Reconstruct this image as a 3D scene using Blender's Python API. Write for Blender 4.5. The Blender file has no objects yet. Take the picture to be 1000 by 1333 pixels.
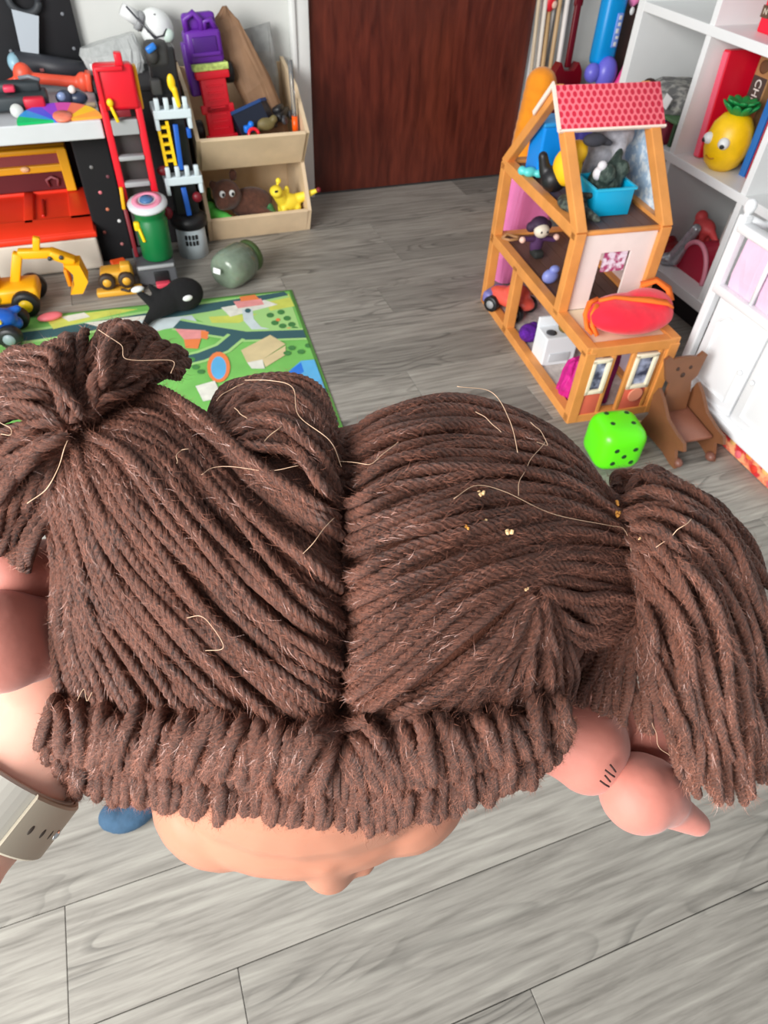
import bpy, bmesh, math, random
import numpy as np
from mathutils import Vector, Matrix

scene = bpy.context.scene
COL = scene.collection
rng = np.random.default_rng(7)
random.seed(7)
R = math.radians

# ------------------------------------------------------------------ camera
CAM_H = 1.25
FPX = 890.0                                   # focal length in pixels of the 1000x1333 frame
PITCH, ROLL, YAW = R(46.25), R(-3.05), R(21.95)
_f = np.array([0, math.cos(PITCH), -math.sin(PITCH)]); _r = np.array([1.0, 0, 0]); _d = np.cross(_f, _r)
_r2 = math.cos(ROLL) * _r + math.sin(ROLL) * _d
_d2 = -math.sin(ROLL) * _r + math.cos(ROLL) * _d
_yaw = np.array([[math.cos(YAW), math.sin(YAW), 0], [-math.sin(YAW), math.cos(YAW), 0], [0, 0, 1]])
AX_R, AX_D, AX_F = _yaw @ _r2, _yaw @ _d2, _yaw @ _f       # camera right / down / forward in the room
EYE = np.array([0, 0, CAM_H])
cam_data = bpy.data.cameras.new('camera')
cam = bpy.data.objects.new('camera', cam_data); COL.objects.link(cam)
M = Matrix([[AX_R[i], -AX_D[i], -AX_F[i], EYE[i]] for i in range(3)] + [[0, 0, 0, 1]])
cam.matrix_world = M
cam_data.sensor_fit = 'VERTICAL'; cam_data.sensor_height = 36.0; cam_data.sensor_width = 27.0
cam_data.lens = 36.0 * FPX / 1333.0
cam_data.clip_start = 0.01
cam_data.dof.use_dof = True
cam_data.dof.focus_distance = 0.235
cam_data.dof.aperture_fstop = 38.0
scene.camera = cam

# ------------------------------------------------------------------ light
world = bpy.data.worlds.new('world'); scene.world = world; world.use_nodes = True
bg = world.node_tree.nodes['Background']
bg.inputs[0].default_value = (0.93, 0.96, 1.0, 1); bg.inputs[1].default_value = 0.33
def area(name, loc, target, sx, sy, power, col):
    l = bpy.data.lights.new(name, 'AREA'); l.shape = 'RECTANGLE'; l.size = sx; l.size_y = sy
    l.energy = power; l.color = col
    o = bpy.data.objects.new(name, l); COL.objects.link(o); o.location = loc
    o.rotation_euler = (Vector(target) - Vector(loc)).to_track_quat('-Z', 'Y').to_euler()
    return o
area('window_daylight', (-2.3, -0.55, 1.75), (0.35, 1.05, 0.4), 2.4, 1.7, 190, (1.0, 0.985, 0.965))
scene.view_settings.view_transform = 'Standard'; scene.view_settings.look = 'None'
scene.view_settings.gamma = 1.0; scene.view_settings.use_curve_mapping = False
scene.view_settings.exposure = 0.36

# ------------------------------------------------------------------ helpers
def lin(c):
    return tuple((v / 12.92 if v <= 0.04045 else ((v + 0.055) / 1.055) ** 2.4) for v in [x / 255 for x in c])
MATS = {}
def mat(name, rgb, rough=0.5, var=0.0, scale=30.0, bump=0.0, metal=0.0, trans=0.0, sheen=0.0, spec=0.5, coat=0.0, sss=0.0, alpha=1.0):
    """plain procedural material: sRGB colour, noise variation and fine relief"""
    if name in MATS: return MATS[name]
    m = bpy.data.materials.new(name); m.use_nodes = True
    nt = m.node_tree; b = nt.nodes['Principled BSDF']
    c = lin(rgb)
    b.inputs['Base Color'].default_value = (*c, 1)
    b.inputs['Roughness'].default_value = rough
    b.inputs['Metallic'].default_value = metal
    b.inputs['Specular IOR Level'].default_value = spec
    b.inputs['Transmission Weight'].default_value = trans
    b.inputs['Sheen Weight'].default_value = sheen
    b.inputs['Coat Weight'].default_value = coat
    b.inputs['Subsurface Weight'].default_value = sss
    b.inputs['Subsurface Radius'].default_value = (0.006, 0.003, 0.002)
    b.inputs['Alpha'].default_value = alpha
    if var or bump:
        tc = nt.nodes.new('ShaderNodeTexCoord'); nz = nt.nodes.new('ShaderNodeTexNoise')
        nz.inputs['Scale'].default_value = scale; nz.inputs['Detail'].default_value = 4
        nt.links.new(tc.outputs['Object'], nz.inputs['Vector'])
        if var:
            rp = nt.nodes.new('ShaderNodeValToRGB')
            rp.color_ramp.elements[0].position = 0.3; rp.color_ramp.elements[1].position = 0.7
            rp.color_ramp.elements[0].color = (*[v * (1 - var) for v in c], 1)
            rp.color_ramp.elements[1].color = (*[min(1, v * (1 + var)) for v in c], 1)
            nt.links.new(nz.outputs['Fac'], rp.inputs['Fac']); nt.links.new(rp.outputs['Color'], b.inputs['Base Color'])
        if bump:
            bp = nt.nodes.new('ShaderNodeBump'); bp.inputs['Strength'].default_value = bump; bp.inputs['Distance'].default_value = 0.004
            nt.links.new(nz.outputs['Fac'], bp.inputs['Height']); nt.links.new(bp.outputs['Normal'], b.inputs['Normal'])
    MATS[name] = m
    return m

def link(name, me, parent=None):
    o = bpy.data.objects.new(name, me); COL.objects.link(o)
    if parent is not None: o.parent = parent
    return o
def tag(o, label=None, cat=None, group=None, kind=None):
    if label: o['label'] = label
    if cat: o['category'] = cat
    if group: o['group'] = group
    if kind: o['kind'] = kind
    return o
def empty(name, loc=(0, 0, 0), rz=0.0, label=None, cat=None, group=None, rot=None):
    o = bpy.data.objects.new(name, None); COL.objects.link(o)
    o.location = loc; o.rotation_euler = rot if rot else (0, 0, rz); o.empty_display_size = 0.02
    return tag(o, label, cat, group)

class MB:
    """collects shapes, then links them as ONE mesh object"""
    def __init__(s): s.bm = bmesh.new(); s.mi = 0
    def _add(s, vs, fs, smooth=False):
        v = [s.bm.verts.new(p) for p in vs]
        for f in fs:
            try:
                fc = s.bm.faces.new([v[i] for i in f]); fc.material_index = s.mi; fc.smooth = smooth
            except ValueError: pass
        return s
    def mat(s, i): s.mi = i; return s
    def box(s, c, d, rot=None, bev=0.0, taper=1.0):
        """box centred at c with full sizes d; rounded edges bev; top scaled by taper"""
        b = bmesh.new(); bmesh.ops.create_cube(b, size=1)
        for v in b.verts:
            k = taper if v.co.z > 0 else 1.0
            v.co = Vector((v.co.x * d[0] * k, v.co.y * d[1] * k, v.co.z * d[2]))
        if bev: bmesh.ops.bevel(b, geom=b.edges[:], offset=bev, segments=2, profile=0.5, affect='EDGES', clamp_overlap=True)
        return s._merge(b, c, rot, bev > 0.16 * min(d))
    def _merge(s, b, c=(0, 0, 0), rot=None, smooth=False):
        m = Matrix.Translation(c)
        if rot is not None:
            m = m @ (rot if isinstance(rot, Matrix) else Matrix.Rotation(rot, 4, 'Z'))
        b.verts.index_update()
        vs = [m @ v.co for v in b.verts]
        fs = [[v.index for v in f.verts] for f in b.faces]
        b.free()
        return s._add(vs, fs, smooth)
    def ball(s, c, r, rot=None, seg=20, rings=12):
        if not hasattr(r, '__len__'): r = (r, r, r)
        b = bmesh.new(); bmesh.ops.create_uvsphere(b, u_segments=seg, v_segments=rings, radius=1)
        for v in b.verts: v.co = Vector((v.co.x * r[0], v.co.y * r[1], v.co.z * r[2]))
        return s._merge(b, c, rot, True)
    def lathe(s, prof, c=(0, 0, 0), rot=None, seg=24, cap=True):
        """profile [(radius, z)...] turned about z"""
        vs, fs = [], []
        n = len(prof)
        for i in range(seg):
            a = 2 * math.pi * i / seg
            for r, z in prof: vs.append(Vector((r * math.cos(a), r * math.sin(a), z)))
        for i in range(seg):
            j = (i + 1) % seg
            for k in range(n - 1): fs.append([i * n + k, j * n + k, j * n + k + 1, i * n + k + 1])
        if cap:
            fs.append([i * n for i in range(seg)][::-1]); fs.append([i * n + n - 1 for i in range(seg)])
        m = Matrix.Translation(c)
        if rot is not None: m = m @ (rot if isinstance(rot, Matrix) else Matrix.Rotation(rot, 4, 'Z'))
        return s._add([m @ v for v in vs], fs, True)
    def rod(s, a, b, r, r2=None, seg=10):
        a, b = Vector(a), Vector(b); d = b - a
        q = d.to_track_quat('Z', 'Y').to_matrix().to_4x4()
        return s.lathe([(r, 0), (r if r2 is None else r2, d.length)], a, q, seg)
    def bar(s, a, b, w, t, up=(0, 0, 1), bev=0.0):
        """square timber from a to b: w wide (across), t thick (along up)"""
        a, b = Vector(a), Vector(b); d = (b - a); L = d.length; z = d.normalized()
        u = Vector(up); x = u.cross(z)
        if x.length < 1e-4: x = Vector((0, 0, 1)).cross(z) if abs(z.z) < .9 else Vector((1, 0, 0))
        x.normalize(); y = z.cross(x)
        m = Matrix([[x[i], y[i], z[i], 0] for i in range(3)] + [[0, 0, 0, 1]])
        return s.box((a + b) / 2, (w, t, L), m, bev)
    def tube(s, pts, r, seg=8, closed=False):
        """round tube through points; r number or list"""
        P = [Vector(p) for p in pts]; n = len(P)
        rr = r if hasattr(r, '__len__') else [r] * n
        vs, fs = [], []
        u = None
        for i in range(n):
            t = (P[min(i + 1, n - 1)] - P[max(i - 1, 0)]).normalized()
            if u is None:
                u = t.orthogonal().normalized()
            else:
                u = (u - t * u.dot(t)).normalized()
            w = t.cross(u)
            for k in range(seg):
                a = 2 * math.pi * k / seg
                vs.append(P[i] + (u * math.cos(a) + w * math.sin(a)) * rr[i])
        for i in range(n - 1):
            for k in range(seg):
                l = (k + 1) % seg
                fs.append([i * seg + k, i * seg + l, (i + 1) * seg + l, (i + 1) * seg + k])
        fs.append(list(range(seg))[::-1]); fs.append([(n - 1) * seg + k for k in range(seg)])
        return s._add(vs, fs, True)
    def prism(s, poly, t, m=None):
        """outline [(x, y)...] extruded along z from 0 to t, moved by matrix m"""
        n = len(poly)
        vs = [Vector((x, y, 0)) for x, y in poly] + [Vector((x, y, t)) for x, y in poly]
        fs = [list(range(n))[::-1], list(range(n, 2 * n))] + [[i, (i + 1) % n, n + (i + 1) % n, n + i] for i in range(n)]
        if m is not None: vs = [m @ v for v in vs]
        return s._add(vs, fs)
    def quad(s, a, b, c, d): return s._add([Vector(p) for p in (a, b, c, d)], [[0, 1, 2, 3]])
    def build(s, name, mats, parent=None, sub=0):
        bmesh.ops.recalc_face_normals(s.bm, faces=s.bm.faces[:])
        me = bpy.data.meshes.new(name); s.bm.to_mesh(me); s.bm.free()
        for m in (mats if isinstance(mats, (list, tuple)) else [mats]): me.materials.append(m)
        return link(name, me, parent)

def blob(name, elems, m, parent=None, voxel=0.004, smooth=6):
    """one continuous organic surface fused from ellipsoids ('b', c, r) and tapered limbs ('l', a, b, ra, rb)"""
    mb = MB()
    for e in elems:
        if e[0] == 'b': mb.ball(e[1], e[2], e[3] if len(e) > 3 else None, 20, 12)
        else:
            a, b = Vector(e[1]), Vector(e[2]); n = max(5, int((b - a).length / (0.55 * min(e[3], e[4]))))
            for i in range(n + 1):
                t = i / n; mb.ball(a.lerp(b, t), e[3] + (e[4] - e[3]) * t, None, 14, 8)
    me = bpy.data.meshes.new(name); mb.bm.to_mesh(me); mb.bm.free()
    o = link(name, me)
    md = o.modifiers.new('r', 'REMESH'); md.mode = 'VOXEL'; md.voxel_size = voxel
    sm = o.modifiers.new('s', 'SMOOTH'); sm.iterations = smooth; sm.factor = 0.5
    dg = bpy.context.evaluated_depsgraph_get()
    new = bpy.data.meshes.new_from_object(o.evaluated_get(dg))
    bpy.data.objects.remove(o); bpy.data.meshes.remove(me)
    new.name = name
    for p in new.polygons: p.use_smooth = True
    new.materials.clear()
    for x in (m if isinstance(m, (list, tuple)) else [m]): new.materials.append(x)
    return link(name, new, parent)

def copy_tree(o, parent=None):
    c = o.copy(); COL.objects.link(c); c.parent = parent
    for ch in list(o.children): copy_tree(ch, c)
    return c
def rx(a): return Matrix.Rotation(a, 4, 'X')
def ry(a): return Matrix.Rotation(a, 4, 'Y')
def rzm(a): return Matrix.Rotation(a, 4, 'Z')
def text(name, s, size, m, parent, mx, depth=0.0005):
    cu = bpy.data.curves.new(name, 'FONT'); cu.body = s; cu.size = size; cu.extrude = depth
    cu.align_x = 'CENTER'; cu.align_y = 'CENTER'
    o = bpy.data.objects.new(name, cu); COL.objects.link(o)
    dg = bpy.context.evaluated_depsgraph_get()
    me = bpy.data.meshes.new_from_object(o.evaluated_get(dg)); bpy.data.objects.remove(o)
    me.materials.clear(); me.materials.append(m)
    t = link(name, me, parent); t.matrix_local = mx
    return t
# ------------------------------------------------------------------ the room
WALL_Y = 3.06          # wall with the door
WALL_X = 2.16          # wall behind the white shelf
def floor_mat():
    m = bpy.data.materials.new('grey_oak_vinyl'); m.use_nodes = True
    nt = m.node_tree; N = nt.nodes; L = nt.links; b = N['Principled BSDF']
    tc = N.new('ShaderNodeTexCoord'); oi = N.new('ShaderNodeObjectInfo')
    sep = N.new('ShaderNodeVectorMath'); sep.operation = 'SCALE'; sep.inputs[0].default_value = (7.3, 3.1, 5.7)
    L.new(oi.outputs['Random'], sep.inputs['Scale'])
    add = N.new('ShaderNodeVectorMath'); L.new(tc.outputs['Object'], add.inputs[0]); L.new(sep.outputs[0], add.inputs[1])
    mp = N.new('ShaderNodeMapping'); mp.inputs['Scale'].default_value = (2.4, 38, 1); L.new(add.outputs[0], mp.inputs['Vector'])
    n1 = N.new('ShaderNodeTexNoise'); n1.inputs['Scale'].default_value = 2.2; n1.inputs['Detail'].default_value = 7; n1.inputs['Roughness'].default_value = 0.62; n1.inputs['Distortion'].default_value = 0.35
    L.new(mp.outputs[0], n1.inputs['Vector'])
    # cathedral figure: contour bands of a stretched field
    mp2 = N.new('ShaderNodeMapping'); mp2.inputs['Scale'].default_value = (1.3, 7.5, 1); L.new(add.outputs[0], mp2.inputs['Vector'])
    n2 = N.new('ShaderNodeTexNoise'); n2.inputs['Scale'].default_value = 1.15; n2.inputs['Detail'].default_value = 1.2; n2.inputs['Distortion'].default_value = 0.5
    L.new(mp2.outputs[0], n2.inputs['Vector'])
    mu = N.new('ShaderNodeMath'); mu.operation = 'MULTIPLY'; mu.inputs[1].default_value = 16; L.new(n2.outputs['Fac'], mu.inputs[0])
    fr = N.new('ShaderNodeMath'); fr.operation = 'FRACT'; L.new(mu.outputs[0], fr.inputs[0])
    rb = N.new('ShaderNodeValToRGB'); e = rb.color_ramp.elements
    e[0].position = 0.0; e[0].color = (0.2, 0.2, 0.2, 1); e[1].position = 0.35; e[1].color = (1, 1, 1, 1)
    x = e.new(0.93); x.color = (1, 1, 1, 1); x = e.new(1.0); x.color = (0.2, 0.2, 0.2, 1)
    L.new(fr.outputs[0], rb.inputs['Fac'])
    # where the figure shows at all
    n3 = N.new('ShaderNodeTexNoise'); n3.inputs['Scale'].default_value = 1.0; n3.inputs['Detail'].default_value = 1
    mp3 = N.new('ShaderNodeMapping'); mp3.inputs['Scale'].default_value = (1.7, 6, 1); L.new(add.outputs[0], mp3.inputs['Vector']); L.new(mp3.outputs[0], n3.inputs['Vector'])
    r3 = N.new('ShaderNodeValToRGB'); r3.color_ramp.elements[0].position = 0.5; r3.color_ramp.elements[1].position = 0.62
    L.new(n3.outputs['Fac'], r3.inputs['Fac'])
    rp = N.new('ShaderNodeValToRGB'); e = rp.color_ramp.elements
    e[0].position = 0.24; e[0].color = (*lin((110, 106, 99)), 1); e[1].position = 0.78; e[1].color = (*lin((180, 177, 167)), 1)
    x = e.new(0.5); x.color = (*lin((152, 148, 140)), 1)
    L.new(n1.outputs['Fac'], rp.inputs['Fac'])
    mx = N.new('ShaderNodeMix'); mx.data_type = 'RGBA'; mx.blend_type = 'MULTIPLY'
    mk = N.new('ShaderNodeMath'); mk.operation = 'MULTIPLY'; mk.inputs[1].default_value = 0.6; L.new(r3.outputs['Color'], mk.inputs[0])
    L.new(mk.outputs[0], mx.inputs['Factor']); L.new(rp.outputs['Color'], mx.inputs[6]); L.new(rb.outputs['Color'], mx.inputs[7])
    hsv = N.new('ShaderNodeHueSaturation')
    mr = N.new('ShaderNodeMapRange'); mr.inputs['To Min'].default_value = 0.74; mr.inputs['To Max'].default_value = 1.14
    L.new(oi.outputs['Random'], mr.inputs['Value']); L.new(mr.outputs[0], hsv.inputs['Value']); L.new(mx.outputs[2], hsv.inputs['Color'])
    L.new(hsv.outputs[0], b.inputs['Base Color'])
    b.inputs['Roughness'].default_value = 0.5; b.inputs['Specular IOR Level'].default_value = 0.35
    bp = N.new('ShaderNodeBump'); bp.inputs['Strength'].default_value = 0.08; bp.inputs['Distance'].default_value = 0.002
    L.new(n1.outputs['Fac'], bp.inputs['Height']); L.new(bp.outputs['Normal'], b.inputs['Normal'])
    return m
mb = MB(); mb.box((0.5, 1.2, -0.02), (3.6, 4.0, 0.02))
floor = mb.build('floor', mat('plank_joint', (84, 80, 76), 0.8, 0.1, 8)); tag(floor, kind='structure', label='grey oak-look plank floor of the playroom')
PLW, PLL = 0.1748, 1.22
fm = floor_mat()
pm = {}
def plank(x0, x1, y0):
    k = round(x1 - x0, 3)
    if k not in pm:
        b = MB(); b.box((0, 0, -0.005), (k - 0.0012, PLW - 0.0014, 0.01), None, 0.0007)
        o = b.build('plank', fm, floor); pm[k] = o.data
    else: o = link('plank', pm[k], floor)
    o.location = ((x0 + x1) / 2, y0 + PLW / 2, 0)
known = {0: 0.32, 1: -0.094, 2: -0.338, 14: 0.975 - 0.0}
FX0, FX1 = -1.25, WALL_X
for k in range(-3, 18):
    y0 = -0.082 + PLW * k
    off = known.get(k, -0.338 - 0.37 * (k - 2) + random.uniform(-0.06, 0.06))
    j = off - PLL * math.ceil((off - FX0) / PLL)
    while j < FX1:
        a, b_ = max(j, FX0), min(j + PLL, FX1)
        if b_ - a > 0.02: plank(a, b_, y0)
        j += PLL
wm = mat('painted_wall', (214, 216, 212), 0.75, 0.03, 6, 0.05)
def struct(name, b, m, label, parent=None):
    o = b.build(name, m, parent)
    if parent is None: tag(o, label, kind='structure')
    return o
DX0, DX1 = 0.812, 1.80
b = MB(); b.box(((FX0 + DX0) / 2 - 0.03, WALL_Y + 0.06, 1.2), (DX0 - FX0 - 0.06, 0.12, 2.4)); b.box(((DX1 + WALL_X) / 2 + 0.06, WALL_Y + 0.06, 1.2), (WALL_X - DX1, 0.12, 2.4))
b.box(((DX0 + DX1) / 2, WALL_Y + 0.06, 2.25), (DX1 - DX0, 0.12, 0.3))
struct('wall_back', b, wm, 'white painted wall around the dark door')
b = MB(); b.box((WALL_X + 0.06, 1.2, 1.2), (0.12, 4.0, 2.4))
struct('wall_right', b, wm, 'pale painted wall behind the white cube shelf')
tm = mat('gloss_white_trim', (232, 234, 232), 0.35, 0.02, 20)
for i, (a, c) in enumerate(((DX0 - 0.075, DX0), (DX1, DX1 + 0.07))):
    b = MB(); b.box(((a + c) / 2, WALL_Y - 0.012, 1.05), (c - a, 0.024, 2.1), None, 0.004); b.box((a + 0.012 if i == 0 else c - 0.012, WALL_Y - 0.018, 1.05), (0.02, 0.036, 2.1), None, 0.005)
    struct('trim_%d' % (i + 1), b, tm, ['white door casing beside the wooden toy bins', 'white door casing behind the wooden dollhouse'][i])
b = MB(); b.box((0.0, WALL_Y - 0.008, 0.05), (1.44, 0.016, 0.10), None, 0.003)
struct('baseboard_back', b, tm, 'white baseboard under the wall behind the toys')
def door_mat():
    m = bpy.data.materials.new('mahogany_door'); m.use_nodes = True
    nt = m.node_tree; N = nt.nodes; L = nt.links; bs = N['Principled BSDF']
    tc = N.new('ShaderNodeTexCoord'); mp = N.new('ShaderNodeMapping'); mp.inputs['Scale'].default_value = (9, 1, 1.4)
    L.new(tc.outputs['Object'], mp.inputs['Vector'])
    n = N.new('ShaderNodeTexNoise'); n.inputs['Scale'].default_value = 4; n.inputs['Detail'].default_value = 6; n.inputs['Distortion'].default_value = 0.4; L.new(mp.outputs[0], n.inputs['Vector'])
    rp = N.new('ShaderNodeValToRGB'); rp.color_ramp.elements[0].position = 0.3; rp.color_ramp.elements[1].position = 0.75
    rp.color_ramp.elements[0].color = (*lin((72, 28, 20)), 1); rp.color_ramp.elements[1].color = (*lin((112, 50, 36)), 1)
    L.new(n.outputs['Fac'], rp.inputs['Fac']); L.new(rp.outputs[0], bs.inputs['Base Color'])
    bs.inputs['Roughness'].default_value = 0.32
    return m
dm = door_mat()
b = MB(); b.box(((DX0 + DX1) / 2, WALL_Y + 0.03, 1.045), (DX1 - DX0 - 0.006, 0.045, 2.08), None, 0.003)
door = struct('door_1', b, dm, 'flat dark red-brown wooden door in the far wall')
b = MB(); b.lathe([(0.026, 0), (0.026, 0.006), (0.012, 0.01), (0.012, 0.03), (0.027, 0.042), (0.03, 0.055), (0.024, 0.066), (0.0, 0.07)], (DX1 - 0.07, WALL_Y + 0.008, 1.0), rx(R(90)), 20, False)
b.build('door_knob', mat('brass', (190, 160, 100), 0.25, metal=1.0), door)
# ------------------------------------------------------------------ the yarn-haired doll
def pd(x, y, D):
    """room point seen at frame position (x, y) at distance D along the view axis (arrays allowed)"""
    x, y, D = np.asarray(x, float), np.asarray(y, float), np.asarray(D, float)
    return EYE + ((x - 500)[..., None] / FPX * AX_R + (y - 666.5)[..., None] / FPX * AX_D + AX_F) * D[..., None]
def p3(x, y, D): return Vector(pd(x, y, D))
DOLL_BASE = p3(430, 900, 0.62)
doll = empty('rag_doll', DOLL_BASE, label='large doll with brown yarn pigtails and looped fringe, held up crown first', cat='doll')
DB = np.array(DOLL_BASE)

def yarn_mat():
    """plied wool: uv runs along (u, metres) and round (v) each strand; fibres follow the twist"""
    m = bpy.data.materials.new('brown_wool_yarn'); m.use_nodes = True
    nt = m.node_tree; N = nt.nodes; L = nt.links; b = N['Principled BSDF']
    def mth(op, a, c=None, d=None):
        n = N.new('ShaderNodeMath'); n.operation = op
        for i, v in enumerate((a, c, d)):
            if v is None: continue
            if isinstance(v, (int, float)): n.inputs[i].default_value = v
            else: L.new(v, n.inputs[i])
        return n.outputs[0]
    tc = N.new('ShaderNodeTexCoord'); uv = N.new('ShaderNodeUVMap'); uv.uv_map = 'yarn'
    sp = N.new('ShaderNodeSeparateXYZ'); L.new(uv.outputs[0], sp.inputs[0])
    h = mth('SUBTRACT', mth('MULTIPLY', sp.outputs['Y'], 4.0), mth('MULTIPLY', sp.outputs['X'], 4.0 / 0.0118))     # ply index round the twist
    ply = mth('ABSOLUTE', mth('COSINE', mth('MULTIPLY', h, math.pi)))
    cb = N.new('ShaderNodeCombineXYZ'); L.new(mth('MULTIPLY', h, 9.0), cb.inputs[0]); L.new(mth('MULTIPLY', sp.outputs['X'], 260.0), cb.inputs[1])
    fb = N.new('ShaderNodeTexNoise'); fb.inputs['Scale'].default_value = 1.0; fb.inputs['Detail'].default_value = 4; fb.inputs['Roughness'].default_value = 0.65; L.new(cb.outputs[0], fb.inputs['Vector'])
    n = N.new('ShaderNodeTexNoise'); n.inputs['Scale'].default_value = 1300; n.inputs['Detail'].default_value = 3; L.new(tc.outputs['Object'], n.inputs['Vector'])
    n2 = N.new('ShaderNodeTexNoise'); n2.inputs['Scale'].default_value = 60; n2.inputs['Detail'].default_value = 2; L.new(tc.outputs['Object'], n2.inputs['Vector'])
    fac = mth('ADD', mth('MULTIPLY', fb.outputs['Fac'], 0.42), mth('ADD', mth('MULTIPLY', n.outputs['Fac'], 0.4), mth('MULTIPLY', n2.outputs['Fac'], 0.18)))
    rp = N.new('ShaderNodeValToRGB'); rp.color_ramp.elements[0].position = 0.36; rp.color_ramp.elements[1].position = 0.68
    rp.color_ramp.elements[0].color = (*lin((20, 9, 6)), 1); rp.color_ramp.elements[1].color = (*lin((150, 94, 74)), 1)
    L.new(fac, rp.inputs['Fac']); L.new(rp.outputs[0], b.inputs['Base Color'])
    b.inputs['Roughness'].default_value = 0.5; b.inputs['Specular IOR Level'].default_value = 0.45
    b.inputs['Sheen Weight'].default_value = 0.08; b.inputs['Sheen Roughness'].default_value = 0.4; b.inputs['Sheen Tint'].default_value = (0.9, 0.66, 0.58, 1)
    hg = mth('ADD', mth('MULTIPLY', ply, 0.55), mth('ADD', mth('MULTIPLY', fb.outputs['Fac'], 0.9), mth('MULTIPLY', n.outputs['Fac'], 0.35)))
    bp = N.new('ShaderNodeBump'); bp.inputs['Strength'].default_value = 1.0; bp.inputs['Distance'].default_value = 0.0012
    L.new(hg, bp.inputs['Height']); L.new(bp.outputs['Normal'], b.inputs['Normal'])
    return m
YARN = yarn_mat()
FUZZ = mat('yarn_fibre', (160, 104, 84), 0.3, 0.35, 300, spec=0.8)

def spline(P, n):
    """smooth curve through the rows of P (Catmull-Rom), n samples"""
    P = np.asarray(P, float); k = len(P)
    Q = np.vstack([2 * P[0] - P[1], P, 2 * P[-1] - P[-2]])
    d = np.concatenate([[0], np.cumsum(np.maximum(1e-6, np.linalg.norm(np.diff(P[:, :2], axis=0), axis=1)))])
    u = np.interp(np.linspace(0, d[-1], n), d, np.arange(k))
    i = np.minimum(u.astype(int), k - 2); t = (u - i)[:, None]
    a, b, c, e = Q[i], Q[i + 1], Q[i + 2], Q[i + 3]
    return 0.5 * (2 * b + (c - a) * t + (2 * a - 5 * b + 4 * c - e) * t ** 2 + (3 * b - a - 3 * c + e) * t ** 3)

def surf(x, y):
    """depth of the hair surface over the doll's head (two lobes with a centre parting)"""
    r2 = ((x - 440) / 430.0) ** 2 + ((y - 775) / 335.0) ** 2
    D = 0.203 + 0.075 * r2 ** 1.15
    D = D - 0.034 * np.exp(-((x - 120) / 125.0) ** 2 - ((y - 610) / 120.0) ** 2)
    D = D + 0.009 * np.exp(-((x - 447) / 20.0) ** 2) * np.clip((1010 - y) / 60, 0, 1)
    return D

def resample(P, step):
    s = np.concatenate([[0], np.cumsum(np.linalg.norm(np.diff(P, axis=0), axis=1))])
    n = max(4, int(s[-1] / step))
    t = np.linspace(0, s[-1], n + 1)
    return np.stack([np.interp(t, s, P[:, k]) for k in range(3)], 1), s[-1]

def rope(P, r=0.0017, step=0.001, sides=16, pitch=0.0118, lobes=4, amp=0.30, tip0=False, tip1=False, phase=None):
    """twisted-ply strand along the polyline P: returns verts, quads"""
    P, Ls = resample(P, step)
    n = len(P)
    T = np.gradient(P, axis=0); T /= np.linalg.norm(T, axis=1)[:, None]
    U = np.zeros_like(P); u = np.cross(T[0], AX_F); u /= np.linalg.norm(u) + 1e-9
    for i in range(n):
        u = u - T[i] * (u @ T[i]); u /= np.linalg.norm(u) + 1e-9; U[i] = u
    W = np.cross(T, U)
    th = np.arange(sides) * 2 * np.pi / sides
    sarc = np.linspace(0, Ls, n)
    ph = rng.uniform(0, 6.28) if phase is None else phase
    lob = np.abs(np.cos((lobes * (th[None, :] ) - 2 * np.pi * sarc[:, None] / pitch * 1.0 * lobes + ph) / 2))
    rad = r * (1.04 - amp + amp * 1.25 * lob)
    env = np.ones(n)
    if tip0: env *= np.sqrt(np.clip(sarc / (r * 1.4), 0.05, 1))
    if tip1: env *= np.sqrt(np.clip((Ls - sarc) / (r * 1.4), 0.05, 1))
    rad = rad * env[:, None]
    V = P[:, None, :] + rad[..., None] * (np.cos(th)[None, :, None] * U[:, None, :] + np.sin(th)[None, :, None] * W[:, None, :])
    i = np.arange(n - 1)[:, None]; k = np.arange(sides)[None, :]; l = (k + 1) % sides
    Fq = np.stack([i * sides + k, i * sides + l, (i + 1) * sides + l, (i + 1) * sides + k], -1).reshape(-1, 4)
    su = sarc[:, None]; kk = k.repeat(n - 1, 0)
    UVq = np.stack([np.stack([np.broadcast_to(su[:-1], kk.shape), kk / sides], -1), np.stack([np.broadcast_to(su[:-1], kk.shape), (kk + 1) / sides], -1),
                    np.stack([np.broadcast_to(su[1:], kk.shape), (kk + 1) / sides], -1), np.stack([np.broadcast_to(su[1:], kk.shape), kk / sides], -1)], 2).reshape(-1, 2)
    UVq = UVq + np.array([0, ph / (2 * np.pi * lobes)])
    return V.reshape(-1, 3), Fq, UVq
def mesh_np(name, V, Fq, m, UV=None):
    me = bpy.data.meshes.new(name)
    k = Fq.shape[1]
    me.vertices.add(len(V)); me.vertices.foreach_set('co', (V - DB).astype(np.float32).ravel())
    me.loops.add(Fq.size); me.loops.foreach_set('vertex_index', Fq.astype(np.int32).ravel())
    me.polygons.add(len(Fq)); me.polygons.foreach_set('loop_start', np.arange(0, Fq.size, k, dtype=np.int32))
    me.polygons.foreach_set('use_smooth', np.ones(len(Fq), bool))
    me.update(calc_edges=True)
    if UV is not None: me.uv_layers.new(name='yarn').data.foreach_set('uv', UV.astype(np.float32).ravel())
    me.materials.append(m)
    return me
PATHS = []        # for the fuzz
UNDER = []        # strands hidden under the top layer
def strand(P, name='yarn_strand', parent=None, under=False, r=0.0017, **kw):
    if under:
        UNDER.append(rope(P, r, 0.0016, 7, amp=0.12, **kw)); return None
    V, Fq, UV = rope(P, r, **kw)
    PATHS.append((P, r))
    return link(name, mesh_np(name, V, Fq, YARN, UV), parent)
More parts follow.
